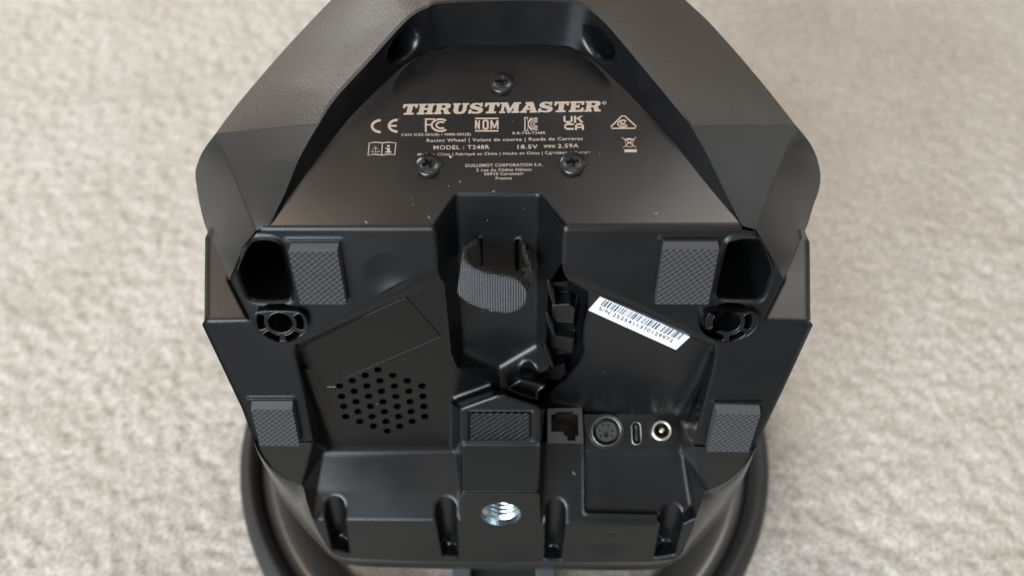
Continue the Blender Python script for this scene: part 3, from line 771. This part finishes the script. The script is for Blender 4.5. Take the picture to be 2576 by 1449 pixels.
# ---- clamp thread ----------------------------------------------------------
m_ = MB()
prof = [(HR, 0.0), (HR * 0.985, -0.0028)]
z = -0.003
for k in range(9):
    prof += [(HR * 0.93, z - 0.0001), (HR * 0.80, z - 0.0009), (HR * 0.80, z - 0.0011), (HR * 0.93, z - 0.0019)]; z -= 0.0020
prof += [(HR * 0.78, z), (0.0001, z)]
lathe(m_, holeC, hu, hv, hn, prof, 48, smooth=False)
m_.build('clamp_thread', M_ZINC, ROOT)

# ---- strap -----------------------------------------------------------------
def SZ(zx, zy, w): return B(1073.4 + zx * .2963, 558.2 + zy * .2963, w)
topL = resample([SZ(462, 150, -.019), SZ(455, 135, -.0165), SZ(425, 140, -.013), SZ(370, 180, -.009), SZ(325, 240, -.005), SZ(318, 295, -.002), SZ(345, 345, .001), SZ(420, 402, .003), SZ(540, 440, .004), SZ(690, 465, .004), SZ(770, 490, .0035), SZ(825, 545, .003), SZ(848, 600, .003)], 60)
botL = resample([SZ(470, 370, -.019), SZ(465, 375, -.0165), SZ(440, 400, -.013), SZ(370, 440, -.009), SZ(300, 500, -.005), SZ(276, 560, -.002), SZ(282, 615, .001), SZ(370, 685, .003), SZ(530, 742, .004), SZ(680, 763, .004), SZ(775, 738, .0035), SZ(828, 685, .003), SZ(850, 612, .003)], 60)
m_ = MB(); m_.grid([[a.lerp(b_, t) for a, b_ in zip(topL, botL)] for t in np.linspace(0, 1, 7)])
strap = m_.build('cable_strap', M_STRAP, ROOT)
so = strap.modifiers.new('thick', 'SOLIDIFY'); so.thickness = 0.0011; so.offset = 0
strap.data.materials.append(M_STRAPIN)
for pz in strap.data.polygons:
    if pz.index % 59 < 22: pz.material_index = 1
m_ = MB()
a_ = resample([SZ(775, 140, -.019), SZ(800, 132, -.016), SZ(828, 190, -.013), SZ(842, 260, -.009), SZ(875, 380, -.004), SZ(800, 470, .000), SZ(600, 440, .0015), SZ(440, 385, .001)], 40)
c_ = resample([SZ(775, 410, -.019), SZ(795, 410, -.016), SZ(815, 440, -.013), SZ(850, 480, -.009), SZ(865, 530, -.004), SZ(800, 640, .000), SZ(600, 640, .0015), SZ(440, 600, .001)], 40)
m_.grid([[p.lerp(q_, t) for p, q_ in zip(a_, c_)] for t in np.linspace(0, 1, 5)])
inn = m_.build('strap_lining', M_STRAPIN, strap)
so = inn.modifiers.new('thick', 'SOLIDIFY'); so.thickness = 0.0009; so.offset = 0
def tube(mb, pts, r, seg=5):
    pts = [Vector(p) for p in pts]; rows = []
    for i, p in enumerate(pts):
        d = (pts[min(i + 1, len(pts) - 1)] - pts[max(i - 1, 0)]).normalized()
        u = d.orthogonal().normalized(); v = d.cross(u)
        rows.append(circle(p, u, v, r, seg))
    mb.grid(rows, True, True)
m_ = MB()
for k in range(260):
    q_ = random.random()
    if k < 90: p = SZ(lerp(800, 905, random.random()), lerp(395, 500, random.random()), lerp(-.004, .002, random.random()))
    elif k < 170: i = int(q_ * 39); p = a_[i].lerp(c_[i], random.random() * 0.15)
    else: i = int(q_ * 59); p = topL[i].lerp(botL[i], random.choice((0.0, 0.0, 1.0)))
    d = Vector((random.gauss(0, 1), random.gauss(0, 1), random.gauss(0, 1))).normalized()
    e = d.orthogonal().normalized(); L_ = random.uniform(.0006, .0017)
    tube(m_, [p, p + d * L_ * .5 + e * L_ * .3, p + d * L_ * .8 - e * L_ * .2, p + d * L_ * .5 - e * L_ * .5], 0.00006, 4)
fz = m_.build('strap_fuzz', M_STRAP, strap); fz['kind'] = 'stuff'

# ---- labels ----------------------------------------------------------------
m_ = MB(); lb = [P(x, y, RL.off(.0003)) for x, y in ((776, 859.5), (1022, 748), (1109.5, 847), (865, 951.5))]
m_.prism(lb, -RL.n * 0.0006); 
lbo = m_.build('blank_label', plastic('label_film', (0.003, 0.003, 0.003), 0.30, spec=0.24, bump=0.03, bev=0.0003), ROOT, True); lbo['label'] = 'plain black rectangular label on the left pocket floor'
SQ = [P(x, y, RR.off(.0003)) for x, y in ((1509.8, 747), (1737.4, 845.8), (1700.4, 879.8), (1480.2, 780.5))]
m_ = MB(); m_.prism(chaikin([SQ[0].lerp(SQ[1], .003)] + SQ[1:] + [SQ[0]], 0), -RR.n * 0.0004)
stk = m_.build('serial_sticker', M_PAPER, ROOT); stk['label'] = 'white sticker with a barcode and serial number'
def sq(s, t, h=.00012): return SQ[0].lerp(SQ[1], s).lerp(SQ[3].lerp(SQ[2], s), t) + RR.n * h
bars = [2, 1, 3, 3, 1, 1, 2, 3, 1, 1, 2, 2, 1, 1, 1, 1, 2, 3, 1, 1, 2, 1, 1, 1, 2, 3, 1, 1, 3, 3, 1, 1, 2, 1, 2, 2, 3, 1, 2, 3, 1, 1, 2]
gaps = [1, 1, 2, 2, 1, 1, 2, 2, 1, 2, 2, 3, 3, 1, 1, 2, 1, 2, 1, 1, 4, 1, 1, 2, 2, 1, 1, 2, 2, 1, 2, 3, 1, 2, 1, 2, 2, 2, 1, 1, 2, 1, 1]
tot = sum(bars) + sum(gaps[:-1]); s0 = 0.055; k = 0.875 / tot
m_ = MB()
for b1, g1 in zip(bars, gaps):
    m_.poly([sq(s0, .03), sq(s0 + b1 * k, .03), sq(s0 + b1 * k, .43), sq(s0, .43)]); s0 += (b1 + g1) * k
bc = m_.build('barcode_bars', M_INK, stk); bc['kind'] = 'stuff'

def text_verts(body, shear=0.0, bold=0.0, space=1.0):
    cu = bpy.data.curves.new('tmp', 'FONT'); cu.body = body; cu.size = 1.0; cu.shear = shear; cu.offset = bold; cu.space_character = space
    cu.fill_mode = 'FRONT'; cu.resolution_u = 4
    ob = bpy.data.objects.new('tmp', cu); COL.objects.link(ob)
    dg = bpy.context.evaluated_depsgraph_get(); me = ob.evaluated_get(dg).to_mesh()
    vs = [v.co.copy() for v in me.vertices]; fc = [tuple(p.vertices) for p in me.polygons]
    ob.evaluated_get(dg).to_mesh_clear(); bpy.data.objects.remove(ob); bpy.data.curves.remove(cu)
    return vs, fc
def text_on(name, body, p0, p1, pup, mat, parent, bold=0.012, space=1.08, lift=Vector()):
    """glyphs between baseline ends p0 and p1 with cap height reaching pup"""
    vs, fc = text_verts(body, bold=bold, space=space)
    x0 = min(v.x for v in vs); x1 = max(v.x for v in vs)
    cap = 0.72
    m_ = MB()
    m_.v = [p0 + (p1 - p0) * ((v.x - x0) / (x1 - x0)) + (pup - p0) * (v.y / cap) + lift for v in vs]
    m_.f = [list(f) for f in fc]; m_.sm = [False] * len(fc)
    return m_.build(name, mat, parent)
text_on('serial_text', 'S/N:2525411370129972', sq(0.072, 0.72), sq(0.905, 0.715), sq(0.060, 0.50), M_INK, stk, bold=0.016, space=1.12)
lift = RP.n * 0.00008
def line(body, a, b_, h, name='printed_line', bold=0.014, space=1.12):
    return text_on(name, body, R(*a), R(*b_), R(a[0], a[1] - h), M_PRINT, rear, bold, space, lift)
line('CAN ICES-003(B) / NMB-003(B)', (1009.5, 343.3), (1184.4, 341.6), 6.6)
line('R-R-T60-T248R', (1289.4, 339.2), (1372.3, 338.2), 6.6)
line('Racing Wheel | Volant de course | Rueda de Carreras', (1073.5, 358.2), (1466, 353.2), 8.2)
line('MODEL : T248R', (1090.7, 377), (1231.6, 375.6), 10.2)
line('18.5V', (1301.8, 375.2), (1352.5, 374.4), 10)
line('2.59A', (1403.2, 373), (1455.7, 372), 10)
line('Made in China | Fabriqué en Chine | Hecho en China | Сделано в Китае', (1051, 393), (1484, 387.4), 7)
line('GUILLEMOT CORPORATION S.A.', (1170, 421), (1364.6, 418.4), 7.6)
line('2 rue du Chêne Héleuc', (1198, 432.2), (1337.4, 430.3), 7.4)
line('56910 Carentoir', (1217.9, 442), (1317.3, 440.6), 7.4)
line('France', (1247, 452.6), (1287.2, 452), 7.4)

class Mark:
    """flat print drawn in picture units on the rear panel"""
    def __init__(s): s.m = MB(); s.k = 0
    def quad(s, pts):
        s.k += 1; l = RP.n * (0.00008 + 0.000004 * (s.k % 6))
        s.m.poly([R(*p) + l for p in pts])
    def bar(s, x0, y0, x1, y1): s.quad([(x0, y0), (x1, y0), (x1, y1), (x0, y1)])
    def ribbon(s, pts, w, closed=False):
        pts = [Vector(p) for p in pts]; n = len(pts)
        A, C = [], []
        for i in range(n):
            a = pts[(i - 1) % n] if closed or i > 0 else pts[i]; b_ = pts[(i + 1) % n] if closed or i < n - 1 else pts[i]
            d = (b_ - a).normalized(); nn = Vector((-d.y, d.x)) * (w / 2)
            A.append(pts[i] + nn); C.append(pts[i] - nn)
        s.k += 1; l = RP.n * (0.00008 + 0.000004 * (s.k % 6))
        s.m.strip([R(p.x, p.y) + l for p in A], [R(p.x, p.y) + l for p in C], closed)
    def arc(s, cx, cy, rx, ry, a0, a1, w, n=20):
        s.ribbon([(cx + rx * math.cos(rad(lerp(a0, a1, i / n))), cy - ry * math.sin(rad(lerp(a0, a1, i / n)))) for i in range(n + 1)], w)
    def done(s, name): return s.m.build(name, M_PRINT, rear)
# CE
k = Mark(); k.arc(960, 318.5, 24, 15, 96, 264, 6.2); k.done('certification_mark')
k = Mark(); k.arc(1002.5, 317.5, 24, 15, 96, 264, 6.2); k.bar(982, 315.2, 998, 320); k.done('certification_mark')
# FCC
k = Mark(); k.bar(1069, 299, 1073.5, 333); k.bar(1073.5, 299, 1094, 302.6); k.bar(1073.5, 313, 1086, 316.6)
k.arc(1108, 316, 22, 14.8, 50, 310, 4.8, 28); k.arc(1110, 316, 12.5, 7.8, 55, 305, 4.4, 24); k.done('certification_mark')
# NOM
k = Mark(); k.bar(1195, 297.3, 1254, 300.8); k.bar(1195, 328.5, 1254, 332)
for pts in (((1196, 325.5), (1196, 303.5)), ((1205, 325.5), (1205, 303.5))): k.bar(pts[0][0] - 1.2, 303.5, pts[0][0] + 2.4, 325.7)
k.quad([(1195, 303.5), (1199, 303.5), (1207, 325.7), (1203, 325.7)])
k.ribbon([(1216, 306), (1219, 304.5), (1224, 304.5), (1227, 306), (1227, 323.5), (1224, 325), (1219, 325), (1216, 323.5)], 4.6, True)
k.bar(1233.5, 303.5, 1237.5, 325.7); k.bar(1250, 303.5, 1254, 325.7)
k.quad([(1233.5, 303.5), (1238, 303.5), (1245.6, 321), (1242, 323.5)]); k.quad([(1249.8, 303.5), (1254, 303.5), (1245.5, 323.5), (1242.2, 321)])
k.done('certification_mark')
# KC
k = Mark(); k.ribbon([(1320.5, 296.5), (1327.5, 296.5), (1327.5, 309), (1337, 296.5)], 2.6); k.ribbon([(1320.5, 295.4), (1320.5, 330.6)], 2.8); k.ribbon([(1320.5, 329.5), (1328, 329.5), (1328, 317), (1338, 329.8)], 2.6)
k.arc(1353, 313, 24, 14.5, 92, 268, 3, 20); k.arc(1353, 313, 17.5, 10, 92, 268, 2.4, 18); k.arc(1353, 313, 11, 5.6, 92, 268, 2.6, 16); k.done('certification_mark')
# UKCA
k = Mark(); k.ribbon([(1419.8, 293), (1419.8, 305), (1424, 308), (1434, 308), (1438, 305), (1438, 293)], 5)
k.bar(1444, 292.5, 1449, 310); k.quad([(1449, 299), (1460, 292.5), (1467, 292.5), (1451, 302)]); k.quad([(1453, 300), (1458, 298.5), (1468, 309.5), (1461, 309.5)])
k.ribbon([(1443, 313.5), (1426, 313.5), (1421.5, 317), (1421.5, 322), (1426, 325.4), (1443, 325.4)], 4.8)
k.ribbon([(1449, 328), (1449, 317), (1453, 313.5), (1462, 313.5), (1466.5, 317), (1466.5, 328)], 5); k.bar(1451, 319.5, 1465, 323); k.done('certification_mark')
# tick in triangle
k = Mark(); k.ribbon([(1564, 293), (1572, 293), (1600, 319), (1598, 323.6), (1539, 324), (1537, 319.6)], 3.4, True)
k.arc(1567, 312, 13, 8.5, 60, 330, 3.4, 22); k.arc(1568, 311, 7.5, 4.6, 110, 330, 2.4, 16); k.ribbon([(1562, 310), (1567, 314), (1575, 304)], 3); k.done('certification_mark')
# open book with warning sign
k = Mark()
k.ribbon([(926, 391.5), (929, 361), (945, 358.5), (961, 360.5), (978, 358.8), (996, 360.5), (993, 390.5), (978, 388.8), (960, 391), (943, 389)], 2.6, True); k.ribbon([(962, 360), (960, 391)], 2.4)
k.ribbon([(933, 383.5), (944.5, 369), (956, 383)], 2.0, True); k.ribbon([(944.6, 373), (944.6, 379)], 1.8); k.bar(944, 380.2, 945.6, 381.8)
k.bar(973.5, 366, 980.5, 370.3); k.quad([(970, 373), (981, 373), (981, 383), (974, 383), (974, 376), (970, 376)]); k.bar(969, 382, 985, 385); k.done('manual_symbol')
# crossed-out bin
k = Mark(); k.ribbon([(1564, 346.5), (1601, 372.5)], 1.6); k.ribbon([(1600, 346), (1567, 373)], 1.6)
k.ribbon([(1572, 353), (1594, 352.5), (1590.5, 370), (1576.5, 370.2)], 2, True); k.bar(1570, 350.5, 1596, 353); k.bar(1577, 348.5, 1588, 350.5); k.bar(1577, 359, 1590, 360.6); k.bar(1571, 376.6, 1602, 384); k.done('bin_symbol')
# direct current symbol
k = Mark(); k.bar(1368, 366.2, 1397, 368.2)
for i in range(3): k.bar(1368.5 + i * 10.3, 370, 1376 + i * 10.3, 372)
k.done('direct_current_symbol')
# brand lettering: slab serif capitals, drawn in a unit box and slanted
def glyph(ch):
    """list of polygons in a box w*1 (y up)"""
    sl = 0.20
    if ch == 'T': return 1.0, [[(0, .62), (0, 1), (1, 1), (1, .62), (.86, .62), (.80, .80), (.68, .80), (.68, .17), (.84, .17), (.84, 0), (.16, 0), (.16, .17), (.32, .17), (.32, .80), (.20, .80), (.14, .62)]]
    if ch == 'H': return 1.1, [[(0, 0), (0, .17), (.1, .17), (.1, .83), (0, .83), (0, 1), (.52, 1), (.52, .83), (.43, .83), (.43, .60), (.67, .60), (.67, .83), (.58, .83), (.58, 1), (1.1, 1), (1.1, .83), (1.0, .83), (1.0, .17), (1.1, .17), (1.1, 0), (.58, 0), (.58, .17), (.67, .17), (.67, .42), (.43, .42), (.43, .17), (.52, .17), (.52, 0)]]
    if ch == 'U': return 1.1, [[(0, .83), (0, 1), (.52, 1), (.52, .83), (.43, .83), (.43, .32), (.48, .2), (.56, .17), (.66, .2), (.71, .32), (.71, .83), (.62, .83), (.62, 1), (1.1, 1), (1.1, .83), (.98, .83), (.98, .32), (.90, .1), (.74, 0), (.38, 0), (.2, .08), (.1, .28), (.1, .83)]]
    if ch == 'E': return 1.0, [[(0, 0), (0, .17), (.1, .17), (.1, .83), (0, .83), (0, 1), (.98, 1), (.98, .64), (.82, .64), (.76, .81), (.44, .81), (.44, .60), (.56, .60), (.60, .68), (.68, .68), (.68, .34), (.60, .34), (.56, .42), (.44, .42), (.44, .19), (.76, .19), (.84, .38), (1.0, .38), (1.0, 0)]]
    if ch == 'M': return 1.38, [[(0, 0), (0, .17), (.1, .17), (.1, .83), (0, .83), (0, 1), (.48, 1), (.69, .45), (.90, 1), (1.38, 1), (1.38, .83), (1.28, .83), (1.28, .17), (1.38, .17), (1.38, 0), (.84, 0), (.84, .17), (.95, .17), (.95, .62), (.74, 0), (.60, 0), (.36, .62), (.30, .62), (.30, .17), (.42, .17), (.42, 0)]]
    if ch == 'A': return 1.16, [[(0, 0), (0, .17), (.08, .17), (.36, .83), (.26, .83), (.26, 1), (.78, 1), (1.08, .17), (1.16, .17), (1.16, 0), (.64, 0), (.64, .17), (.73, .17), (.70, .27), (.40, .27), (.36, .17), (.46, .17), (.46, 0)], 'hole', [(.46, .43), (.64, .43), (.56, .70)]]
    if ch == 'R': return 1.12, [[(0, 0), (0, .17), (.1, .17), (.1, .83), (0, .83), (0, 1), (.78, 1), (.95, .95), (1.04, .84), (1.04, .66), (.96, .54), (.82, .48), (.93, .40), (.98, .17), (1.12, .17), (1.12, 0), (.74, 0), (.66, .10), (.62, .36), (.54, .41), (.43, .41), (.43, .17), (.52, .17), (.52, 0)], 'hole', [(.43, .59), (.62, .59), (.69, .64), (.69, .77), (.62, .82), (.43, .82)]]
    if ch == 'S': return 0.98, [[(0, 0), (0, .40), (.14, .40), (.24, .22), (.42, .16), (.60, .17), (.66, .23), (.62, .31), (.40, .38), (.16, .46), (.04, .58), (.02, .76), (.12, .92), (.30, 1), (.56, 1), (.68, .94), (.74, 1), (.88, 1), (.88, .64), (.75, .64), (.66, .78), (.52, .84), (.38, .83), (.34, .77), (.40, .70), (.62, .63), (.84, .55), (.96, .42), (.98, .24), (.88, .08), (.70, 0), (.38, 0), (.22, .06), (.14, 0)]]
word = 'THRUSTMASTER'
ws = [glyph(c)[0] for c in word]; gap = 0.06
total = sum(ws) + gap * (len(word) - 1)
p0, p1, pu = R(1009, 290), R(1516, 281.5), R(1009.5, 263.2)
ex = (p1 - p0) / (total + 0.14); ey = pu - p0; x = 0.0
for c, w_ in zip(word, ws):
    g = glyph(c)[1]; m_ = MB()
    ev = lambda q_: p0 + ex * (x + q_[0] + 0.14 * q_[1] * 1.2) + ey * q_[1] + lift
    m_.poly([ev(q_) for q_ in g[0]], [[ev(q_) for q_ in g[2]]] if len(g) > 2 else [])
    m_.build('brand_letter', M_PRINT, rear); x += w_ + gap
k = Mark(); k.arc(1520, 260, 4.6, 3.6, 0, 360, 1.4, 20); k.bar(1518.3, 258, 1519.6, 262.2); k.bar(1519.6, 258, 1522, 259.6); k.done('registered_mark')

# ---- ports -----------------------------------------------------------------
def Z4(zx, zy): return 1331 + zx * .16668, 987.5 + zy * .16668
RJ = Plane(P(1422, 1114, LPR), elev(66))
RJ = RJ.off(0.0015)
def rj(zx, zy): return P(*Z4(zx, zy), RJ)
m_ = MB()
rb = [rj(*p) for p in ((275, 238), (800, 228), (825, 760), (275, 762))]
ro = [rj(*p) for p in ((400, 290), (660, 285), (665, 325), (735, 325), (745, 650), (700, 650), (700, 725), (580, 725), (575, 655), (525, 650), (520, 590), (335, 590), (335, 330), (400, 325))]
m_.prism(rb, -RJ.n * 0.010, [ro[::-1]])
rjo = m_.build('modular_socket', M_PORT, ROOT, True); rjo['label'] = 'square black modular socket with gold contacts'
m_ = MB(); m_.poly([p - RJ.n * 0.0098 for p in rb]); m_.build('socket_back', M_HOLE, rjo)
for i in range(6):
    a = rj(422 + i * 43, 300) - RJ.n * 0.0012; b_ = rj(428 + i * 43, 400) - RJ.n * 0.0045
    m_ = MB(); tube(m_, [a, a.lerp(b_, .5), b_, b_ - RJ.n * .003], 0.00022, 6); m_.build('contact', M_GOLD, rjo)
# mini DIN
du, dv, dn_ = frame(PPL.n)
px = lambda c: (c - CAM).dot(FWD) / FPX
c = P(1525, 1084, PPL); s_ = px(c)
m_ = MB(); lathe(m_, c, du, dv, dn_, [(38 * s_, 0), (37.6 * s_, .0005), (36.4 * s_, .0007), (35 * s_, .0005), (34.4 * s_, -.003)])
din = m_.build('round_socket', M_DARKRING, ROOT); din['label'] = 'round metal ringed multi-pin socket'
m_ = MB(); lathe(m_, c, du, dv, dn_, [(39.8 * s_, -.0002), (40.8 * s_, .0007), (42.8 * s_, .0007), (44 * s_, -.0002)]); m_.build('socket_collar', M_PORT, din)
m_ = MB(); m_.poly(circle(c - dn_ * .0028, du, dv, 34.2 * s_, 32)); m_.build('socket_floor', M_HOLE, din)
def zp(zx, zy, h): return P(*Z4(zx, zy), PPL) + PPL.n * h
cs = zp(1165, 590, -.0006); rr = 25.5 * s_
pins = []
for zx, zy in ((1115, 497), (1195, 497), (1060, 572), (1262, 572), (1085, 650), (1245, 650)):
    q_ = zp(zx, zy, -.0006); pins.append(circle(q_, du, dv, 2.6 * s_, 10)[::-1])
q_ = zp(1165, 632, -.0006); pins.append([q_ + du * (a * s_) + dv * (b_ * s_) for a, b_ in ((-4, -6.5), (-4, 6.5), (4, 6.5), (4, -6.5))])
m_ = MB(); disc = circle(cs, du, dv, rr, 36)
m_.poly(disc, pins); m_.strip(disc, [p - dn_ * .002 for p in disc], True)
for h in pins: m_.strip(h, [p - dn_ * .0015 for p in h], True); 
m_.build('socket_insert', M_PORT, din)
m_ = MB(); 
for h in pins: m_.poly([p - dn_ * .0014 for p in h])
m_.build('pin_holes', M_HOLE, din)
# USB-C
def stadium(c, u, v, hw, hh, n=10):
    pts = []
    for i in range(n + 1): a = math.pi * i / n; pts.append(c + u * (hw * math.cos(a)) + v * (hh - hw + hw * math.sin(a)))
    for i in range(n + 1): a = math.pi + math.pi * i / n; pts.append(c + u * (hw * math.cos(a)) + v * (-(hh - hw) + hw * math.sin(a)))
    return pts
c = P(1600.5, 1089, PPL); tl = rad(2.5)
uu = du * math.cos(tl) + dv * math.sin(tl); uv = dv * math.cos(tl) - du * math.sin(tl)
s1 = [stadium(c + dn_ * h, uu, uv, a * s_, b_ * s_) for a, b_, h in ((13.5, 31, -.0002), (12.6, 29.5, .0005), (10.9, 27.8, .0006), (10.0, 27, .0003), (9.8, 26.8, -.0035))]
m_ = MB(); m_.grid(s1, True, True); usb = m_.build('oval_socket', M_DARKRING, ROOT); usb['label'] = 'slim upright oval socket with metal rim'
m_ = MB(); m_.poly(stadium(c - dn_ * .003, uu, uv, 10 * s_, 27 * s_)); m_.build('socket_floor', M_HOLE, usb)
tg = [c + uu * (a * s_) + uv * (b_ * s_) - dn_ * .0004 for a, b_ in ((-2.6, -19), (3.2, -19), (3.2, 19), (-2.6, 19))]
m_ = MB(); m_.prism(tg, -dn_ * .0025); m_.build('socket_tongue', M_PAD, usb)
# DC jack
jn = (PPL.n + Vector((0.05, 0.12, 0.0))).normalized()
ju, jv, jn = frame(jn)
c = P(1661, 1082, PPL); s_ = px(c); top_ = 0.0034
m_ = MB(); lathe(m_, c, ju, jv, jn, [(27 * s_, -.002), (26.6 * s_, top_ - .0006), (25.6 * s_, top_), (18.6 * s_, top_), (17.5 * s_, top_ - .0006), (17 * s_, -.004)])
dc = m_.build('power_jack', M_NICKEL, ROOT); dc['label'] = 'round raised metal power jack'
m_ = MB(); m_.poly(circle(c - jn * .003, ju, jv, 18.2 * s_, 30)); m_.build('jack_floor', M_HOLE, dc)
m_ = MB(); lathe(m_, c, ju, jv, jn, [(7.5 * s_, -.004), (7.5 * s_, top_ - .0012), (6 * s_, top_ - .0005), (2.5 * s_, top_ - .0003), (0.1 * s_, top_ - .0006)], 24); m_.build('jack_pin', M_NICKEL, dc)

# ---- wheel rim, spokes, hub ------------------------------------------------
RC_ = Vector((-0.004, 0.0, 0.0)); X, Y, Z = Vector((1, 0, 0)), Vector((0, 1, 0)), Vector((0, 0, 1))
prof = []
for i in range(29):
    a = rad(lerp(-140, 165, i / 28)); prof.append((0.1345 + 0.0060 * math.cos(a), 0.0130 + 0.0135 * math.sin(a)))
m_ = MB(); lathe(m_, RC_, X, Y, Z, prof, 160); m_.build('rim_grip', M_RUBBERRIM, ROOT)
m_ = MB(); lathe(m_, RC_, X, Y, Z, [(0.1292, 0.012), (0.1284, 0.0190), (0.1270, 0.0212), (0.1220, 0.0218), (0.1140, 0.0200), (0.1075, 0.0165), (0.1045, 0.012), (0.105, 0.008), (0.110, 0.005), (0.129, 0.006)], 160); m_.build('rim_trim', M_RIMTRIM, ROOT)
def boxm(name, c, sx, sy, sz, mat, rot=0):
    m_ = MB(); e = min(sx, sy, sz) * 0.16
    u = X * math.cos(rot) + Y * math.sin(rot); v = -X * math.sin(rot) + Y * math.cos(rot)
    def ringp(a, b_, z_): 
        return chaikin([Vector(c) + u * (i * a / 2) + v * (j * b_ / 2) + Z * z_ for i, j in ((-1, -1), (1, -1), (1, 1), (-1, 1))], 2)
    rows = [ringp(sx - 2 * e, sy - 2 * e, -sz / 2), ringp(sx, sy, -sz / 2 + e), ringp(sx, sy, sz / 2 - e), ringp(sx - 2 * e, sy - 2 * e, sz / 2)]
    m_.grid(rows, False, True); m_.poly(rows[0]); m_.poly(rows[-1])
    return m_.build(name, mat, ROOT)
boxm('motor_housing', (-0.004, 0.030, 0.150), 0.150, 0.100, 0.130, M_SIDE)
boxm('wheel_spoke', (-0.004, -0.066, 0.020), 0.050, 0.092, 0.022, M_RIMTRIM)
boxm('wheel_spoke', (-0.062, 0.01, 0.020), 0.100, 0.040, 0.022, M_RIMTRIM)
boxm('wheel_spoke', (0.054, 0.01, 0.020), 0.100, 0.040, 0.022, M_RIMTRIM)
for sx in (-1, 1):
    boxm('spoke_inlay', (-0.004 + sx * 0.0200, -0.070, 0.0335), 0.0095, 0.070, 0.004, M_PADDLE)
m_ = MB(); lathe(m_, Vector((-0.004, 0.0, 0)), X, Y, Z, [(0.001, 0.008), (0.040, 0.008), (0.048, 0.016), (0.048, 0.05), (0.056, 0.065), (0.060, 0.13), (0.001, 0.13)], 64); m_.build('wheel_hub', M_UNDER, ROOT)

# ---- lint ------------------------------------------------------------------
m_ = MB()
def speck(p, n, r):
    u, v, n = frame(n)
    pts = [p + (u * math.cos(a) + v * math.sin(a)) * (r * random.uniform(.5, 1.2)) + n * .0001 for a in [k * 1.05 for k in range(6)]]
    m_.poly(pts)
    m_.strip(pts, [q_ - n * .0003 for q_ in pts], True)
for k in range(34):
    r_ = random.uniform(.00004, .00012)
    z_ = random.random()
    if z_ < .35: speck(R(random.uniform(900, 1650), random.uniform(300, 560)), RP.n, r_)
    elif z_ < .6: speck(P(random.uniform(800, 1110), random.uniform(880, 1110), RL), RL.n, r_)
    elif z_ < .85: speck(P(random.uniform(1490, 1760), random.uniform(890, 1030), RR), RR.n, r_)
    else: speck(P(random.uniform(1170, 1340), random.uniform(720, 870), TP), TP.n, r_)
for x, y, pl, r_ in ((1134, 397, RP, .0003), (716, 718, BP.off(-.022), .0008), (1445, 1190 / 1.0, LPR, .0002)):
    for j in range(3): speck(P(x + random.uniform(-3, 3), y + random.uniform(-3, 3), pl), pl.n, r_ * random.uniform(.5, 1))
for x, y in ((1655, 537), (1158, 455), (925, 592 - 30), (1082, 590 - 40), (1245, 480)):
    p = R(x, y) + RP.n * .0002; an = random.uniform(0, 6.28); e1 = Vector((math.cos(an), math.sin(an), .17 * math.sin(an))); e2 = Vector((-math.sin(an), math.cos(an), .17 * math.cos(an)))
    tube(m_, [p, p + e1 * .0004 + e2 * .0001, p + e1 * .0008 + e2 * .00012, p + e1 * .0011], .00005, 5)
p = P(822, 972, RL) + RL.n * .0002; tube(m_, [p, p + Vector((.0016, 0, 0)), p + Vector((.0032, 0, .0001))], .00005, 4)
ln = m_.build('lint', M_LINT, ROOT); ln['kind'] = 'stuff'
